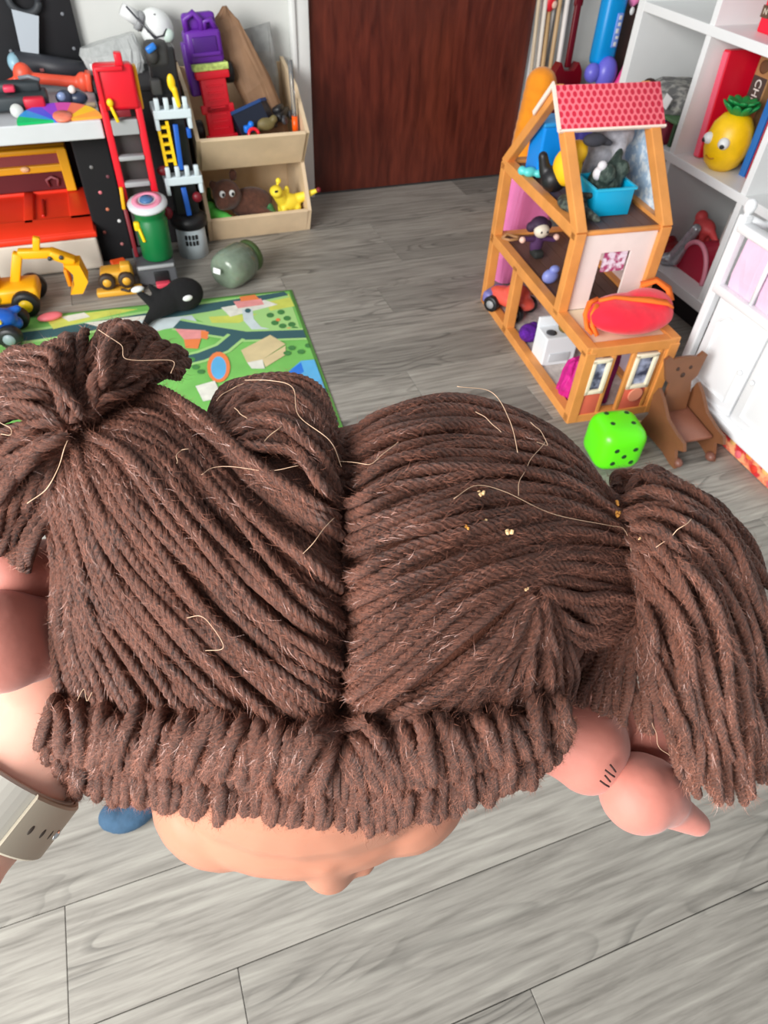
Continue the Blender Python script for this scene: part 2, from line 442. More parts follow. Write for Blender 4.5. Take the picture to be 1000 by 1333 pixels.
def wobble(C, n=60, lat=2.5, dep=0.0012, off=0.0, Df=None):
    """control rows (x, y[, extra depth]) -> room polyline lying on the hair surface, gently uneven"""
    C = np.asarray(C, float)
    if C.shape[1] == 2: C = np.hstack([C, np.zeros((len(C), 1))])
    S = spline(C, n); t = np.linspace(0, 1, n)
    f1, f2, f3 = rng.uniform(0.6, 2.2, 3); a1, a2, a3 = rng.uniform(0, 6.28, 3)
    S[:, 0] += lat * np.sin(6.28 * f1 * t + a1); S[:, 1] += lat * np.sin(6.28 * f2 * t + a2)
    D = (surf(S[:, 0], S[:, 1]) if Df is None else Df(S[:, 0], S[:, 1])) + S[:, 2] + dep * np.sin(6.28 * f3 * t + a3) + off
    return pd(S[:, 0], S[:, 1], D)
def mixrows(A, B, t): return [tuple(a + (b - a) * t for a, b in zip(p, q)) for p, q in zip(A, B)]
def fan(keys, n, parent, lat=3.6, dep=0.0019, off=0.0, under=False, jit=0.3, Df=None, r=0.00185, cross=0.085, cut=None, **kw):
    """n strands blended between key control polygons (all with the same number of rows)"""
    m = len(keys) - 1
    ph = rng.uniform(0, 6.28, 3); lf = rng.uniform(0.9, 1.5, 2)
    for i in range(n):
        clump = 0.0026 * math.sin(i * lf[0] + ph[0]) + 0.0020 * math.sin(i * lf[1] * 0.41 + ph[1])
        t = (i + 0.5 + rng.uniform(-jit, jit)) / n * m
        k = min(int(t), m - 1)
        tj = rng.normal(0, cross, 2)
        C = []
        for j in range(len(keys[0])):
            tt = min(max(t + tj[0] * (1 - j / 4) + tj[1] * j / 4 + 0.035 * math.sin(i * 1.3 + j * 1.1 + ph[2]), 0), m - 1e-6); kk = int(tt)
            C.append(tuple(a + (b_ - a) * (tt - kk) for a, b_ in zip(keys[kk][j], keys[kk + 1][j])))
        PP = wobble(C, 60, lat, dep, off + clump + rng.uniform(-0.0014, 0.0014), Df)
        if cut: PP = PP[:int(60 * rng.uniform(*cut))]
        strand(PP, parent=parent, under=under, r=r * rng.uniform(0.92, 1.1), **kw)

# --- solid wool core under the strands
def core(name, outline, c, Dtop, Dback, off, shrink=0.96):
    ang = np.linspace(0, 2 * np.pi, 64, endpoint=False)
    O = np.array(outline, float) - np.array(c, float)
    oa = np.unwrap(np.arctan2(O[:, 1], O[:, 0])); idx = np.argsort(np.mod(oa, 2 * np.pi))
    a0 = np.mod(oa, 2 * np.pi)[idx]; rr = np.hypot(O[:, 0], O[:, 1])[idx]
    rad = np.interp(ang, a0, rr, period=2 * np.pi) * shrink
    V, rings = [], []
    for t in list(np.linspace(0.04, 1.0, 14)) + ['b1', 'b2']:
        k = t if not isinstance(t, str) else {'b1': 0.93, 'b2': 0.5}[t]
        x = c[0] + rad * k * np.cos(ang); y = c[1] + rad * k * np.sin(ang)
        D = (Dtop(x, y) + off) if not isinstance(t, str) else np.full(64, Dback + (0.012 if t == 'b2' else 0.0))
        V.append(pd(x, y, D))
    V = np.concatenate(V); n = 16
    F = [[r_ * 64 + k, r_ * 64 + (k + 1) % 64, (r_ + 1) * 64 + (k + 1) % 64, (r_ + 1) * 64 + k] for r_ in range(n - 1) for k in range(64)]
    me = bpy.data.meshes.new(name)
    me.from_pydata([tuple(v - DB) for v in V], [], F + [[k for k in range(64)][::-1], [15 * 64 + k for k in range(64)]])
    for p in me.polygons: p.use_smooth = True
    me.materials.append(YARN)
    return link(name, me, doll)
cap = core('hair_cap', [(60, 640), (75, 560), (180, 510), (270, 545), (300, 500), (380, 490), (440, 545), (520, 535), (620, 535), (740, 580), (800, 650), (820, 740),
                        (790, 820), (750, 900), (735, 965), (680, 1010), (590, 1045), (480, 1065), (380, 1065), (250, 1045), (120, 1030), (70, 980), (60, 900), (65, 780)],
           (440, 790), surf, 0.30, 0.007, 0.95)

# --- left lobe: swept from the parting to the left tie
TL, TR = (98, 562), (815, 700)
L_keys = [[(104, 556, .006), (190, 503, .004), (262, 533, 0), (345, 606, 0), (440, 664, .003)],
          [(108, 560, .004), (200, 545, 0), (290, 630, 0), (370, 705, 0), (443, 765, .003)],
          [(104, 566, .003), (170, 600, 0), (260, 705, 0), (350, 800, 0), (440, 865, .003)],
          [(98, 570, .003), (140, 640, 0), (215, 745, 0), (320, 855, 0), (436, 945, .003)],
          [(92, 574, .003), (112, 660, 0), (150, 745, 0), (235, 850, 0), (350, 958, .005)],
          [(86, 576, .004), (88, 650, 0), (105, 740, -.001), (160, 850, 0), (230, 950, .005)],
          [(82, 578, .005), (74, 650, .002), (88, 745, 0), (105, 850, 0), (140, 945, .005)],
          [(78, 582, .008), (64, 650, .006), (72, 740, .003), (60, 840, .003), (72, 935, .007)]]
fan(L_keys, 50, doll)
fan(L_keys, 40, doll, off=0.003, under=True)
# --- back bulge left of the parting
B_keys = [[(270, 560, .012), (300, 500, .010), (365, 488, .012), (420, 515, .012), (441, 575, .012)],
          [(276, 565, .006), (315, 520, .004), (370, 512, .003), (415, 545, .004), (442, 600, .006)],
          [(284, 570, .002), (330, 545, 0), (375, 550, -.001), (412, 585, 0), (442, 630, .004)],
          [(300, 590, .002), (340, 580, 0), (380, 595, 0), (415, 625, 0), (443, 665, .004)]]
fan(B_keys, 15, doll)
fan(B_keys, 10, doll, off=0.003, under=True)
# --- right lobe: from the parting to the right tie
R_keys = [[(448, 576, .009), (500, 538, .006), (600, 518, .008), (715, 553, .007), (800, 650, .006)],
          [(450, 605, .006), (520, 570, 0), (620, 560, 0), (720, 590, 0), (806, 662, .003)],
          [(452, 680, .003), (540, 648, 0), (640, 632, 0), (735, 640, 0), (812, 680, .002)],
          [(454, 770, .003), (540, 735, 0), (635, 698, 0), (735, 680, 0), (815, 698, .002)],
          [(456, 850, .003), (530, 800, 0), (630, 740, 0), (735, 712, 0), (820, 722, .002)],
          [(452, 915, .003), (530, 850, 0), (620, 785, 0), (720, 742, 0), (824, 748, .002)],
          [(440, 952, .003), (530, 895, -.002), (620, 815, -.003), (705, 758, -.002), (826, 772, .002)]]
fan(R_keys, 35, doll)
fan(R_keys, 30, doll, off=0.003, under=True)
# --- lower right: second fan, and the folded pocket under the tie
Q_keys = [[(696, 772, 0), (640, 830, 0), (560, 895, 0), (500, 925, 0), (455, 962, .004)],
          [(698, 774, 0), (655, 840, 0), (605, 895, 0), (560, 930, 0), (530, 962, .004)],
          [(700, 776, 0), (680, 840, 0), (650, 890, 0), (625, 925, 0), (610, 955, .004)],
          [(703, 778, 0), (705, 830, 0), (705, 880, 0), (695, 915, 0), (685, 945, .004)],
          [(706, 778, 0), (735, 825, .001), (746, 865, .002), (745, 905, .004), (738, 938, .008)]]
fan(Q_keys, 24, doll)
fan(Q_keys, 18, doll, off=0.003, under=True)
G_keys = [[(702, 770, .001), (740, 765, -.001), (775, 770, -.001), (805, 772, 0), (828, 775, .003)],
          [(704, 776, .002), (735, 800, 0), (770, 815, 0), (805, 800, 0), (828, 782, .003)],
          [(706, 784, .004), (732, 825, .004), (768, 848, .004), (806, 825, .004), (826, 790, .005)]]
fan(G_keys, 9, doll)

# --- right pigtail
def dR(x, y): return 0.248 + 0.00011 * np.abs(x - 890) + 0.05 * np.clip((y - 720) / 340, 0, 1.3) ** 1.6 + 0.03 * np.clip((700 - y) / 90, 0, 1.4) ** 2
RT = [[(806, 640, .012), (800, 612, .012), (825, 606, .016), (850, 612, .020), (872, 628, .026)],
      [(810, 652, .008), (850, 624, .004), (905, 636, .004), (960, 682, .012), (1008, 770, .030)],
      [(814, 668, .005), (858, 655, 0), (930, 690, 0), (995, 800, .008), (1030, 940, .030)],
      [(817, 686, .003), (860, 690, -.002), (925, 750, -.002), (968, 880, .006), (992, 1040, .010)],
      [(820, 702, .002), (858, 722, -.004), (915, 810, -.003), (945, 930, 0), (968, 1056, .002)],
      [(822, 720, .002), (852, 760, -.004), (895, 850, -.003), (920, 960, 0), (938, 1066, .002)],
      [(824, 738, .003), (845, 790, -.002), (872, 870, 0), (895, 960, 0), (912, 1045, .002)],
      [(824, 756, .005), (835, 810, .003), (850, 880, .006), (872, 950, .010), (892, 1030, .012)]]
fan(RT, 27, doll, lat=7, dep=0.005, Df=dR, r=0.0021, tip1=True, jit=0.5, cross=0.16, cut=(.86, 1.0))
fan(RT[1:], 24, doll, lat=7, dep=0.004, off=0.008, Df=dR, r=0.0021, tip1=True, jit=0.5, cross=0.2, cut=(.84, 1.0))
RT2 = [[(815, 790, .016), (775, 835, .022), (752, 868, .028), (744, 900, .034), (740, 928, .04)],
       [(826, 770, .012), (800, 830, .018), (775, 870, .024), (768, 900, .03), (765, 925, .035)],
       [(826, 772, .012), (815, 830, .016), (805, 880, .022), (800, 910, .028), (800, 935, .032)],
       [(826, 775, .010), (832, 840, .014), (840, 890, .018), (850, 930, .022), (860, 965, .026)]]
fan(RT2, 18, doll, lat=4, dep=0.002, Df=dR, r=0.0021, tip1=True)
fan(RT[2:], 30, doll, lat=5, dep=0.003, Df=dR, off=0.016, under=True, r=0.0021, cut=(.75, .92))
# --- left pigtail: a pompom-like tail turned away to the left
def dL(x, y): return 0.238 + 0.0016 * ((x - 60) / 40.0) ** 2 * 0.5 + 0.0016 * ((y - 575) / 40.0) ** 2 * 0.35
LT = [[(112, 545, .003), (150, 520, .006), (190, 500, .012), (222, 490, .016), (240, 492, .024)],
      [(110, 545, .002), (145, 500, .002), (185, 468, .004), (220, 452, .006), (243, 458, .012)],
      [(108, 545, .002), (128, 500, -.002), (150, 450, -.003), (172, 424, 0), (184, 446, .008)],
      [(104, 546, .002), (100, 500, 0), (110, 455, .002), (120, 432, .006), (128, 425, .018)],
      [(100, 550, .002), (75, 500, -.002), (50, 468, .002), (20, 462, .008), (-15, 480, .022)],
      [(96, 556, .001), (55, 522, -.003), (10, 512, -.002), (-30, 535, .004), (-70, 590, .018)],
      [(92, 564, .001), (45, 560, -.004), (0, 572, -.003), (-40, 610, .002), (-70, 670, .014)],
      [(90, 572, .001), (45, 590, -.004), (5, 622, -.002), (-22, 670, .004), (-30, 720, .014)],
      [(86, 580, .002), (50, 625, -.002), (25, 670, 0), (8, 708, .006), (2, 735, .014)],
      [(84, 586, .004), (66, 640, .002), (50, 690, .004), (42, 725, .008), (38, 748, .016)]]
fan(LT, 36, doll, lat=5, dep=0.003, Df=dL, r=0.0019, tip1=True, jit=0.5, cross=0.12, cut=(.9, 1.0))
fan(LT, 30, doll, lat=5, dep=0.003, off=0.005, Df=dL, r=0.0019, tip1=True, jit=0.5, cross=0.15, cut=(.88, 1.0))
fan(LT, 36, doll, lat=4, dep=0.002, Df=dL, off=0.011, under=True)

# --- looped fringe, two rows round the forehead
fx = np.array([52, 100, 200, 300, 400, 450, 500, 600, 690, 746])
ft = np.array([918, 930, 938, 946, 956, 962, 956, 942, 926, 908])
fm_ = np.array([965, 985, 1000, 1008, 1018, 1022, 1018, 1000, 978, 940])
fb = np.array([996, 1028, 1046, 1062, 1074, 1077, 1072, 1044, 1010, 960])
def loop(x, ya, yb, dx, off, w=1.0):
    c = (ya + yb) / 2; h = (yb - ya) / 2
    xs = np.array([x + dx, x + dx * 0.75, x + dx * 0.1, x - dx * 0.5, x - dx * 0.8, x - dx * 0.7])
    ys = np.array([ya + h * 0.35, ya, c - h * 0.45, c + h * 0.4, yb, yb - h * 0.5])
    dz = np.array([.014, .002, -.0085 * w, -.0080 * w, .003, .018]) + off
    return wobble(np.stack([xs, ys, dz], 1), 30, 1.5, 0.0006)
for row, (A, B, off, n) in enumerate(((fm_ + 4, fb, 0.0030, 60), (ft, fm_ - 2, -0.0042, 54))):
    for i in range(n):
        x = 58 + (740 - 58) * (i + 0.5 + rng.uniform(-0.3, 0.3)) / n
        s = 1 if x < 440 else -1
        near = math.exp(-((x - 440) / 120.0) ** 2)
        ya, yb = np.interp(x, fx, A) + rng.uniform(-9, 9), np.interp(x, fx, B) + rng.uniform(-6, 5)
        dx = (s * (11 + 14 * near) if row else s * 3) + rng.normal(0, 10 if row else 5)
        strand(loop(x, ya - 6, yb + 6, dx, off + rng.uniform(-.003, .003), rng.uniform(0.6, 1.35)), 'yarn_loop', doll, r=0.0024 * rng.uniform(0.9, 1.15))
for i in range(60):
    x = 58 + (740 - 58) * (i + 0.5) / 60
    strand(loop(x, np.interp(x, fx, ft), np.interp(x, fx, fb), rng.normal(0, 8), 0.004), under=True)
# the knotted twists where parting and fringe meet
for C in ([(375, 1000, -.006), (400, 972, -.010), (440, 948, -.010), (480, 935, -.006)], [(362, 985, -.004), (385, 960, -.008), (410, 945, -.006), (425, 940, 0)],
          [(455, 985, -.004), (485, 975, -.009), (510, 960, -.007), (520, 940, 0)], [(480, 1010, -.004), (492, 985, -.009), (490, 960, -.008), (475, 945, 0)]):
    strand(wobble(C, 40, 1, 0.0005), 'yarn_loop', doll, r=0.0021)

V = np.concatenate([u[0] for u in UNDER]); o = 0; Fs = []
for v, f, _u in UNDER: Fs.append(f + o); o += len(v)
us = link('yarn_underlayer', mesh_np('yarn_underlayer', V, np.concatenate(Fs), YARN, np.concatenate([u[2] for u in UNDER])), doll); us['kind'] = 'stuff'

# --- loose fibres standing off the yarn
def fuzz(paths, per_m, name, l0=0.0015, l1=0.0055):
    Vs = []
    for P, r in paths:
        Q, Ls = resample(P, 0.001); n = int(per_m * Ls)
        if n < 1 or len(Q) < 4: continue
        i = rng.integers(1, len(Q) - 1, n)
        T = Q[np.minimum(i + 1, len(Q) - 1)] - Q[i - 1]; T /= np.linalg.norm(T, axis=1)[:, None] + 1e-9
        u = rng.normal(size=(n, 3)); u -= T * (u * T).sum(1)[:, None]; u /= np.linalg.norm(u, axis=1)[:, None]
        w = np.cross(T, u)
        Lf = rng.uniform(l0, l1, n)[:, None]
        a = Q[i] + u * r * 0.8
        sg = rng.choice([-1, 1], n)[:, None]
        bnd = rng.normal(0, 0.5, (n, 1))
        m_ = a + u * Lf * 0.30 + T * sg * Lf * 0.45 + w * Lf * bnd * 0.3
        e = a + u * Lf * 0.42 + T * sg * Lf * 0.95 + w * Lf * bnd
        hw = 0.000042
        Vs.append(np.stack([a - w * hw, a + w * hw, m_ + w * hw, m_ - w * hw, e, e + w * hw * 0.5], 1))
    V = np.concatenate(Vs); n = len(V); b = np.arange(n)[:, None] * 6
    Fq = np.concatenate([b + np.array([[0, 1, 2, 3]]), b + np.array([[3, 2, 5, 4]])])
    ob = link(name, mesh_np(name, V.reshape(-1, 3), Fq, FUZZ), doll); ob['kind'] = 'stuff'
fuzz(PATHS, 4300, 'yarn_fuzz')
fuzz([p for p in PATHS if p[1] > 0.00225], 4500, 'fringe_fuzz', 0.002, 0.007)
# --- doll head, arms, body
VINYL = mat('doll_vinyl', (182, 124, 100), 0.42, 0.03, 30, 0.0, sss=0.15, spec=0.4)
DCLOTH = mat('doll_skin_cloth', (184, 114, 100), 0.65, 0.05, 60, 0.15, sss=0.1, sheen=0.2)
def dl(x, y, D): return p3(x, y, D) - DOLL_BASE          # doll-local point
FRAME = Matrix([[AX_R[i], AX_D[i], AX_F[i], 0] for i in range(3)] + [[0, 0, 0, 1]])   # local x = right, y = face forward, z = down the body
_h = [('b', (0, 0, 0), (.0755, .060, .068)), ('b', (-.039, .037, .006), (.036, .035, .038)), ('b', (.041, .031, .006), (.034, .034, .038)), ('b', (-.004, .033, .004), (.068, .0400, .046)), ('b', (.002, .036, .046), (.03, .026, .024)),
      ('l', (.0085, .050, -.026), (.0085, .0655, -.004), .010, .0135), ('b', (.0085, .0690, .0), (.0130, .0140, .0125)), ('b', (-.0075, .0695, .001), .0072), ('b', (.0235, .0690, .001), .0068)]
head = blob('head', _h, VINYL, doll, .0021, 7)
HC = (405, 930, 0.318)
head.matrix_local = Matrix.Translation(dl(*HC)) @ FRAME
for sx in (-1, 1):
    mb = MB(); mb.ball((sx * 0.028, 0.0665, 0.026), (0.0095, 0.004, 0.012)); mb.mat(1); mb.ball((sx * 0.028, 0.0692, 0.027), (0.006, 0.003, 0.008))
    mb.build('eye', [mat('eye_white', (240, 240, 240), 0.2), mat('eye_brown', (70, 40, 25), 0.2)], head)
    mb = MB(); mb.ball((sx * 0.0745, 0.0, 0.012), (0.007, 0.011, 0.016)); mb.build('ear', VINYL, head)
mb = MB(); mb.tube([(-0.014, 0.063, 0.044), (0, 0.0635, 0.048), (0.014, 0.063, 0.044)], [0.001, 0.0022, 0.001]); mb.build('mouth', mat('lip', (200, 100, 95), 0.4), head)
# arms: stitched, stuffed
blob('arm', [('l', dl(690, 925, .335), dl(762, 968, .325), .024, .021), ('b', dl(765, 985, .323), .0175), ('l', dl(800, 935, .345), dl(850, 965, .34), .018, .014)], DCLOTH, doll, .0022, 5)
blob('hand', [('b', dl(832, 1032, .318), (.0185, .0185, .0185)), ('l', dl(845, 1030, .318), dl(862, 1040, .32), .0165, .013), ('l', dl(862, 1046, .322), dl(908, 1072, .325), .0105, .0062)], DCLOTH, doll, .002, 3)
THREAD = mat('dark_stitch_thread', (52, 26, 22), 0.8)
mb = MB()
for k in range(4):
    a, c = dl(781 + k * 3.4 + (k % 2) * 3, 1016 - k * 7, .2985 + 0.0012 * k), dl(793 + k * 3.6 - (k % 2) * 2, 1024 - k * 6.4, .2985 + 0.0012 * k)
    mb.tube([a, (a + c) / 2 - Vector(AX_F) * 0.0012, c], 0.00045, 5)
mb.build('stitching', THREAD, doll)
blob('arm', [('l', dl(110, 750, .315), dl(60, 748, .288), .019, .0155), ('b', dl(20, 746, .276), .0135)], DCLOTH, doll, .0022, 5)
blob('hand', [('b', dl(2, 834, .266), (.0205, .0205, .0205)), ('b', dl(40, 832, .274), .0175), ('l', dl(-20, 830, .268), dl(-70, 850, .275), .016, .009)], DCLOTH, doll, .0022, 4)
# stuffed body and legs under the head
bl = lambda x, y, z: Vector(FRAME @ Vector((x, y, z))) + dl(*HC)
blob('torso', [('l', bl(0.0, -.01, .06), bl(0, -.012, .17), .036, .05), ('b', bl(0, -.008, .19), (.05, .05, .05))], DCLOTH, doll, .004, 5)
for sx in (-1, 1):
    blob('leg', [('l', bl(sx * .028, -.01, .2), bl(sx * .034, -.012, .29), .026, .02), ('l', bl(sx * .034, -.012, .295), bl(sx * .036, .03, .305), .018, .016)], DCLOTH, doll, .004, 5)

# --- strays caught in the yarn: pale hairs and crumbs, each lying on the wool
PALE = mat('pale_hair_fibre', (206, 172, 142), 0.35, 0.1, 200)
def stray(C, label, r=0.00022, Df=None, lift=-0.0062):
    P = wobble([(x, y, lift) for x, y in C], 40, 1.0, 0.0004, 0, Df)
    c = Vector(P[0]); mb = MB(); mb.tube([Vector(p) - c for p in P], r * 0.62, 5)
    o = mb.build('stray_hair', PALE); o.location = c
    tag(o, label, 'hair', 'pale stray hairs caught in the yarn')
stray([(89, 572), (74, 612), (60, 638), (35, 655)], 'long pale stray hair hanging down from the tie of the cropped pigtail', 0.0003, dL, -.008)
stray([(128, 430), (158, 448), (163, 468), (205, 468), (227, 472), (222, 486)], 'pale stray hair bent round the top tips of the cropped pigtail', 0.00022, dL, -.007)
stray([(0, 550), (12, 556), (14, 566), (0, 566)], 'short pale stray hair looped at the picture\'s left edge', 0.00022, dL, -.008)
stray([(318, 494), (350, 496), (382, 505), (390, 540), (430, 575), (444, 607)], 'pale stray hair arching over the back bulge to the parting')
stray([(282, 522), (300, 506), (318, 500)], 'short pale stray hair at the crest of the back bulge')
stray([(305, 530), (320, 545), (328, 552)], 'tiny pale stray hair low on the back bulge')
stray([(341, 578), (360, 560), (376, 545)], 'straight pale bristle lying across the back bulge', 0.0003)
stray([(230, 602), (232, 590), (245, 584)], 'small pale stray hair hooked on the lobe nearest the cropped pigtail')
stray([(262, 617), (285, 608), (350, 612), (388, 607)], 'pale stray hair lying level across the lobe left of the parting', 0.00016)
stray([(244, 805), (262, 803), (275, 815), (290, 842), (268, 846)], 'curled pale stray hair in the middle of the lobe left of the parting', 0.00018)
stray([(395, 720), (408, 705), (420, 690), (436, 675)], 'pale stray hair just left of the parting', 0.00018)
stray([(100, 915), (108, 898), (114, 912), (120, 900)], 'pale frizzed stray hair above the fringe by the watch', 0.00018)
stray([(596, 502), (640, 512), (664, 545), (673, 590)], 'pale stray hair rising off the crown of the lobe right of the parting', 0.00022, None, -.012)
stray([(620, 535), (645, 555), (652, 562)], 'short pale stray hair under the crown right of the parting')
stray([(710, 576), (690, 600), (678, 625), (674, 645)], 'pale stray hair running down below the frizz right of the parting', 0.0002)
stray([(690, 550), (705, 562), (712, 580), (700, 575)], 'knot of pale frizz near the green dice')
stray([(442, 600), (480, 604), (500, 590), (520, 575)], 'pale stray hair crossing from the parting to the lobe on its right', 0.00018)
stray([(590, 650), (620, 632), (660, 640), (720, 668), (790, 684), (812, 690), (822, 720), (828, 755)], 'longest pale stray hair, running to the gather of the hanging pigtail', 0.0002)
stray([(853, 713), (875, 697), (900, 675)], 'straight pale hair lying across the top of the hanging pigtail', 0.00025, dR, -.009)
stray([(850, 940), (858, 970), (872, 985)], 'pale hair curving over the lower strands of the hanging pigtail', 0.00016, dR, -.012)
CRUMB = mat('dry_crumb', (226, 190, 140), 0.6, 0.2, 400, 0.3)
CR2 = mat('orange_crumb', (205, 140, 60), 0.6, 0.2, 400, 0.3)
for x, y, s, m_, lab in ((627, 641, 6, CRUMB, 'topmost of the pale crumbs right of the parting'), (632, 679, 6, CRUMB, 'whitest crumb in the middle of the lobe right of the parting'),
                         (607, 687, 5, CR2, 'brownish crumb nearest the parting'), (662, 691, 7, CRUMB, 'broad split crumb nearest the gather of the hanging pigtail'),
                         (684, 765, 5, CRUMB, 'pale crumb lowest on the hair, above the folded strands'), (803, 655, 5, CR2, 'small orange crumb at the top of the pigtail gather'),
                         (805, 668, 6, CR2, 'larger orange crumb in the pigtail gather'), (833, 701, 2.5, CRUMB, 'tiny white crumb on the hanging pigtail just past its gather')):
    D = float(surf(np.array(x), np.array(y))) - 0.0055 if x < 815 else float(dR(np.array(x), np.array(y))) - 0.008
    mb = MB(); q = s * D / FPX
    for k in range(3):
        mb.box((random.uniform(-.5, .5) * q, random.uniform(-.5, .5) * q, random.uniform(-.2, .2) * q), (q * random.uniform(.6, 1.1), q * random.uniform(.6, 1.1), q * .6),
               Matrix.Rotation(random.uniform(0, 3), 4, (1, .3, .6)), q * .12)
    o = mb.build('crumb', m_); o.location = p3(x, y, D); tag(o, lab, 'crumb', 'crumbs in the yarn hair')

# ------------------------------------------------------------------ the person's arm and hand holding the doll
SKIN = mat('skin', (226, 172, 152), 0.5, 0.05, 40, 0.06, sss=0.2, spec=0.35)
def cm(X, Y, Z): return Vector(EYE + AX_R * X + AX_D * Y + AX_F * Z)
_w = np.array([(-8 - 500) / FPX * .30, (1026 - 666.5) / FPX * .30, .30]); _a = np.array([.53, -.75, .36]); _a /= np.linalg.norm(_a)
PB = cm(*(_w - _a * .26))
pl = lambda x, y, D: p3(x, y, D) - PB
wl = lambda s: cm(*(_w + _a * s)) - PB
person = empty('person', PB, label='person\'s bare arm with a pale watch strap, reaching under the doll to hold it', cat='person')
el = [('l', wl(-.24), wl(-.10), .040, .033), ('l', wl(-.10), wl(0), .033, .0272), ('l', wl(0), wl(.035), .0272, .031), ('l', wl(.035), pl(72, 925, .338), .031, .034),
      ('l', pl(10, 950, .31), pl(60, 890, .345), .027, .026), ('l', pl(90, 950, .335), pl(140, 920, .36), .028, .022)]
# thumb round the near side, four fingers closing round the far side of the doll's body
el += [('l', pl(70, 985, .325), pl(150, 1010, .345), .014, .0115), ('l', pl(150, 1010, .345), pl(230, 1000, .37), .0115, .009)]
for k, (ln, dy) in enumerate(((1.0, 0), (1.1, -26), (1.05, -52), (0.85, -76))):
    a, b_ = pl(120, 905 + dy * .6, .36 + .012 * k), pl(120 + 70 * ln, 850 + dy * .7, .39 + .014 * k)
    c_, d_ = pl(120 + 135 * ln, 845 + dy * .6, .415 + .012 * k), pl(120 + 175 * ln, 875 + dy * .5, .425 + .012 * k)
    el += [('l', a, b_, .0105, .0095), ('l', b_, c_, .0095, .0088), ('l', c_, d_, .0088, .007)]
blob('arm_and_hand', el, SKIN, person, .0032, 5)
# watch: strap of smooth pale silicone round the wrist
WC = cm(*_w)
axis = (cm(*(_w + _a)) - cm(*_w)).normalized()
towards = (Vector(EYE) - WC); towards = (towards - axis * towards.dot(axis)).normalized()
side = axis.cross(towards).normalized()                       # points to the right of the picture or left
if side.dot(Vector(AX_R)) < 0: side = -side
WM = Matrix([[side[i], towards[i], axis[i], 0] for i in range(3)] + [[0, 0, 0, 1]])
watch = empty('wristwatch', WC, label='watch strap of pale greige silicone with oval holes, on the wrist under the doll', cat='watch')
STRAP = mat('greige_silicone', (186, 184, 174), 0.5, 0.02, 20); STRAP2 = mat('stone_silicone', (168, 160, 142), 0.5, 0.02, 20)
def band(name, a0, a1, rx_, ry_, w0, w1, th, m_, parent, n=40, z0=0.0):
    vs, fs = [], []
    for i in range(n + 1):
        t = i / n; a = a0 + (a1 - a0) * t; w = w0 + (w1 - w0) * t
        ca, sa = math.cos(a), math.sin(a)
        for dr, hz in ((0, -w / 2), (0, w / 2), (th * .6, w / 2 - .0002), (th, w / 2 - .0012), (th, -w / 2 + .0012), (th * .6, -w / 2 + .0002)):
            vs.append(((rx_ + dr) * ca, (ry_ + dr) * sa, hz + z0))
    for i in range(n):
        for k in range(6): fs.append([i * 6 + k, i * 6 + (k + 1) % 6, (i + 1) * 6 + (k + 1) % 6, (i + 1) * 6 + k])
    fs += [[0, 1, 2, 3, 4, 5], [n * 6 + k for k in range(6)][::-1]]
    me = bpy.data.meshes.new(name); me.from_pydata([tuple((WM @ Vector(v))) for v in vs], [], fs)
    for p in me.polygons: p.use_smooth = False
    me.materials.append(m_)
    return link(name, me, parent)
RX, RY = 0.0300, 0.0295
band('strap', 0, 2 * math.pi, RX, RY, .0255, .0255, .0022, STRAP, watch, 64)
tail = band('strap_tail', R(-40), R(62), RX + .0024, RY + .0024, .025, .025, .0024, STRAP2, watch)
for k, a in enumerate((50, 38, 28, 18)):
    a = R(a); c = Vector(((RX + .0047) * math.cos(a), (RY + .0047) * math.sin(a), 0))
    mb = MB(); q = Matrix.Rotation(a - R(90), 4, 'Z')
    if k < 3:
        mb.ball(c, (.0010 if k != 2 else .0007, .0004, .0021), q, 12, 8); mb.build('strap_hole', mat('dark_hole', (70, 62, 54), 0.8), tail).data.transform(WM)
    else:
        mb.ball(c, (.0018, .0014, .0024), q, 14, 8); mb.build('steel_pin', mat('polished_steel', (205, 205, 205), 0.15, metal=1.0), tail).data.transform(WM)
mb = MB(); mb.box((0, -RY - .005, 0), (.034, .010, .040), None, .004); mb.build('watch_case', mat('dark_glass_case', (40, 40, 44), 0.2), watch).data.transform(WM)
# ------------------------------------------------------------------ far left: toys, table, bins, mat
def fl(x, y, z=0.0):
    """room point on the level z seen at frame position (x, y)"""
    v = (x - 500) / FPX * AX_R + (y - 666.5) / FPX * AX_D + AX_F
    p = EYE + v * ((z - CAM_H) / v[2]); return Vector(p)
PINE = mat('pale_pine', (224, 199, 164), 0.55, 0.07, 14, 0.05)
BLACK = mat('black_plastic', (24, 24, 27), 0.45)
DGREY = mat('dark_grey_plastic', (62, 62, 66), 0.5, 0.05, 30)
GREY = mat('grey_plastic', (158, 160, 162), 0.45)
WHITE = mat('white_plastic', (232, 234, 234), 0.4)
RED = mat('red_plastic', (226, 24, 44), 0.35)
ORED = mat('orange_red_plastic', (238, 62, 28), 0.4)
YEL = mat('yellow_plastic', (250, 206, 20), 0.4)
AMB = mat('amber_plastic', (246, 176, 16), 0.4)
PURP = mat('purple_plastic', (104, 40, 160), 0.4)
BLUE = mat('blue_plastic', (26, 92, 190), 0.4)
SKYB = mat('sky_blue_plastic', (0, 156, 232), 0.4)
TEALP = mat('teal_plastic', (0, 168, 214), 0.4)
GREEN = mat('green_plastic', (10, 112, 58), 0.4)
LIME = mat('lime_plastic', (98, 236, 10), 0.3, sss=0.1)
PINK = mat('pink_plastic', (244, 118, 186), 0.5)
MAROON = mat('maroon_plastic', (120, 20, 34), 0.45)
CLEAR = mat('clear_plastic', (226, 230, 232), 0.12, trans=0.85, spec=0.5)
STEEL = mat('steel', (190, 192, 195), 0.25, metal=1.0)
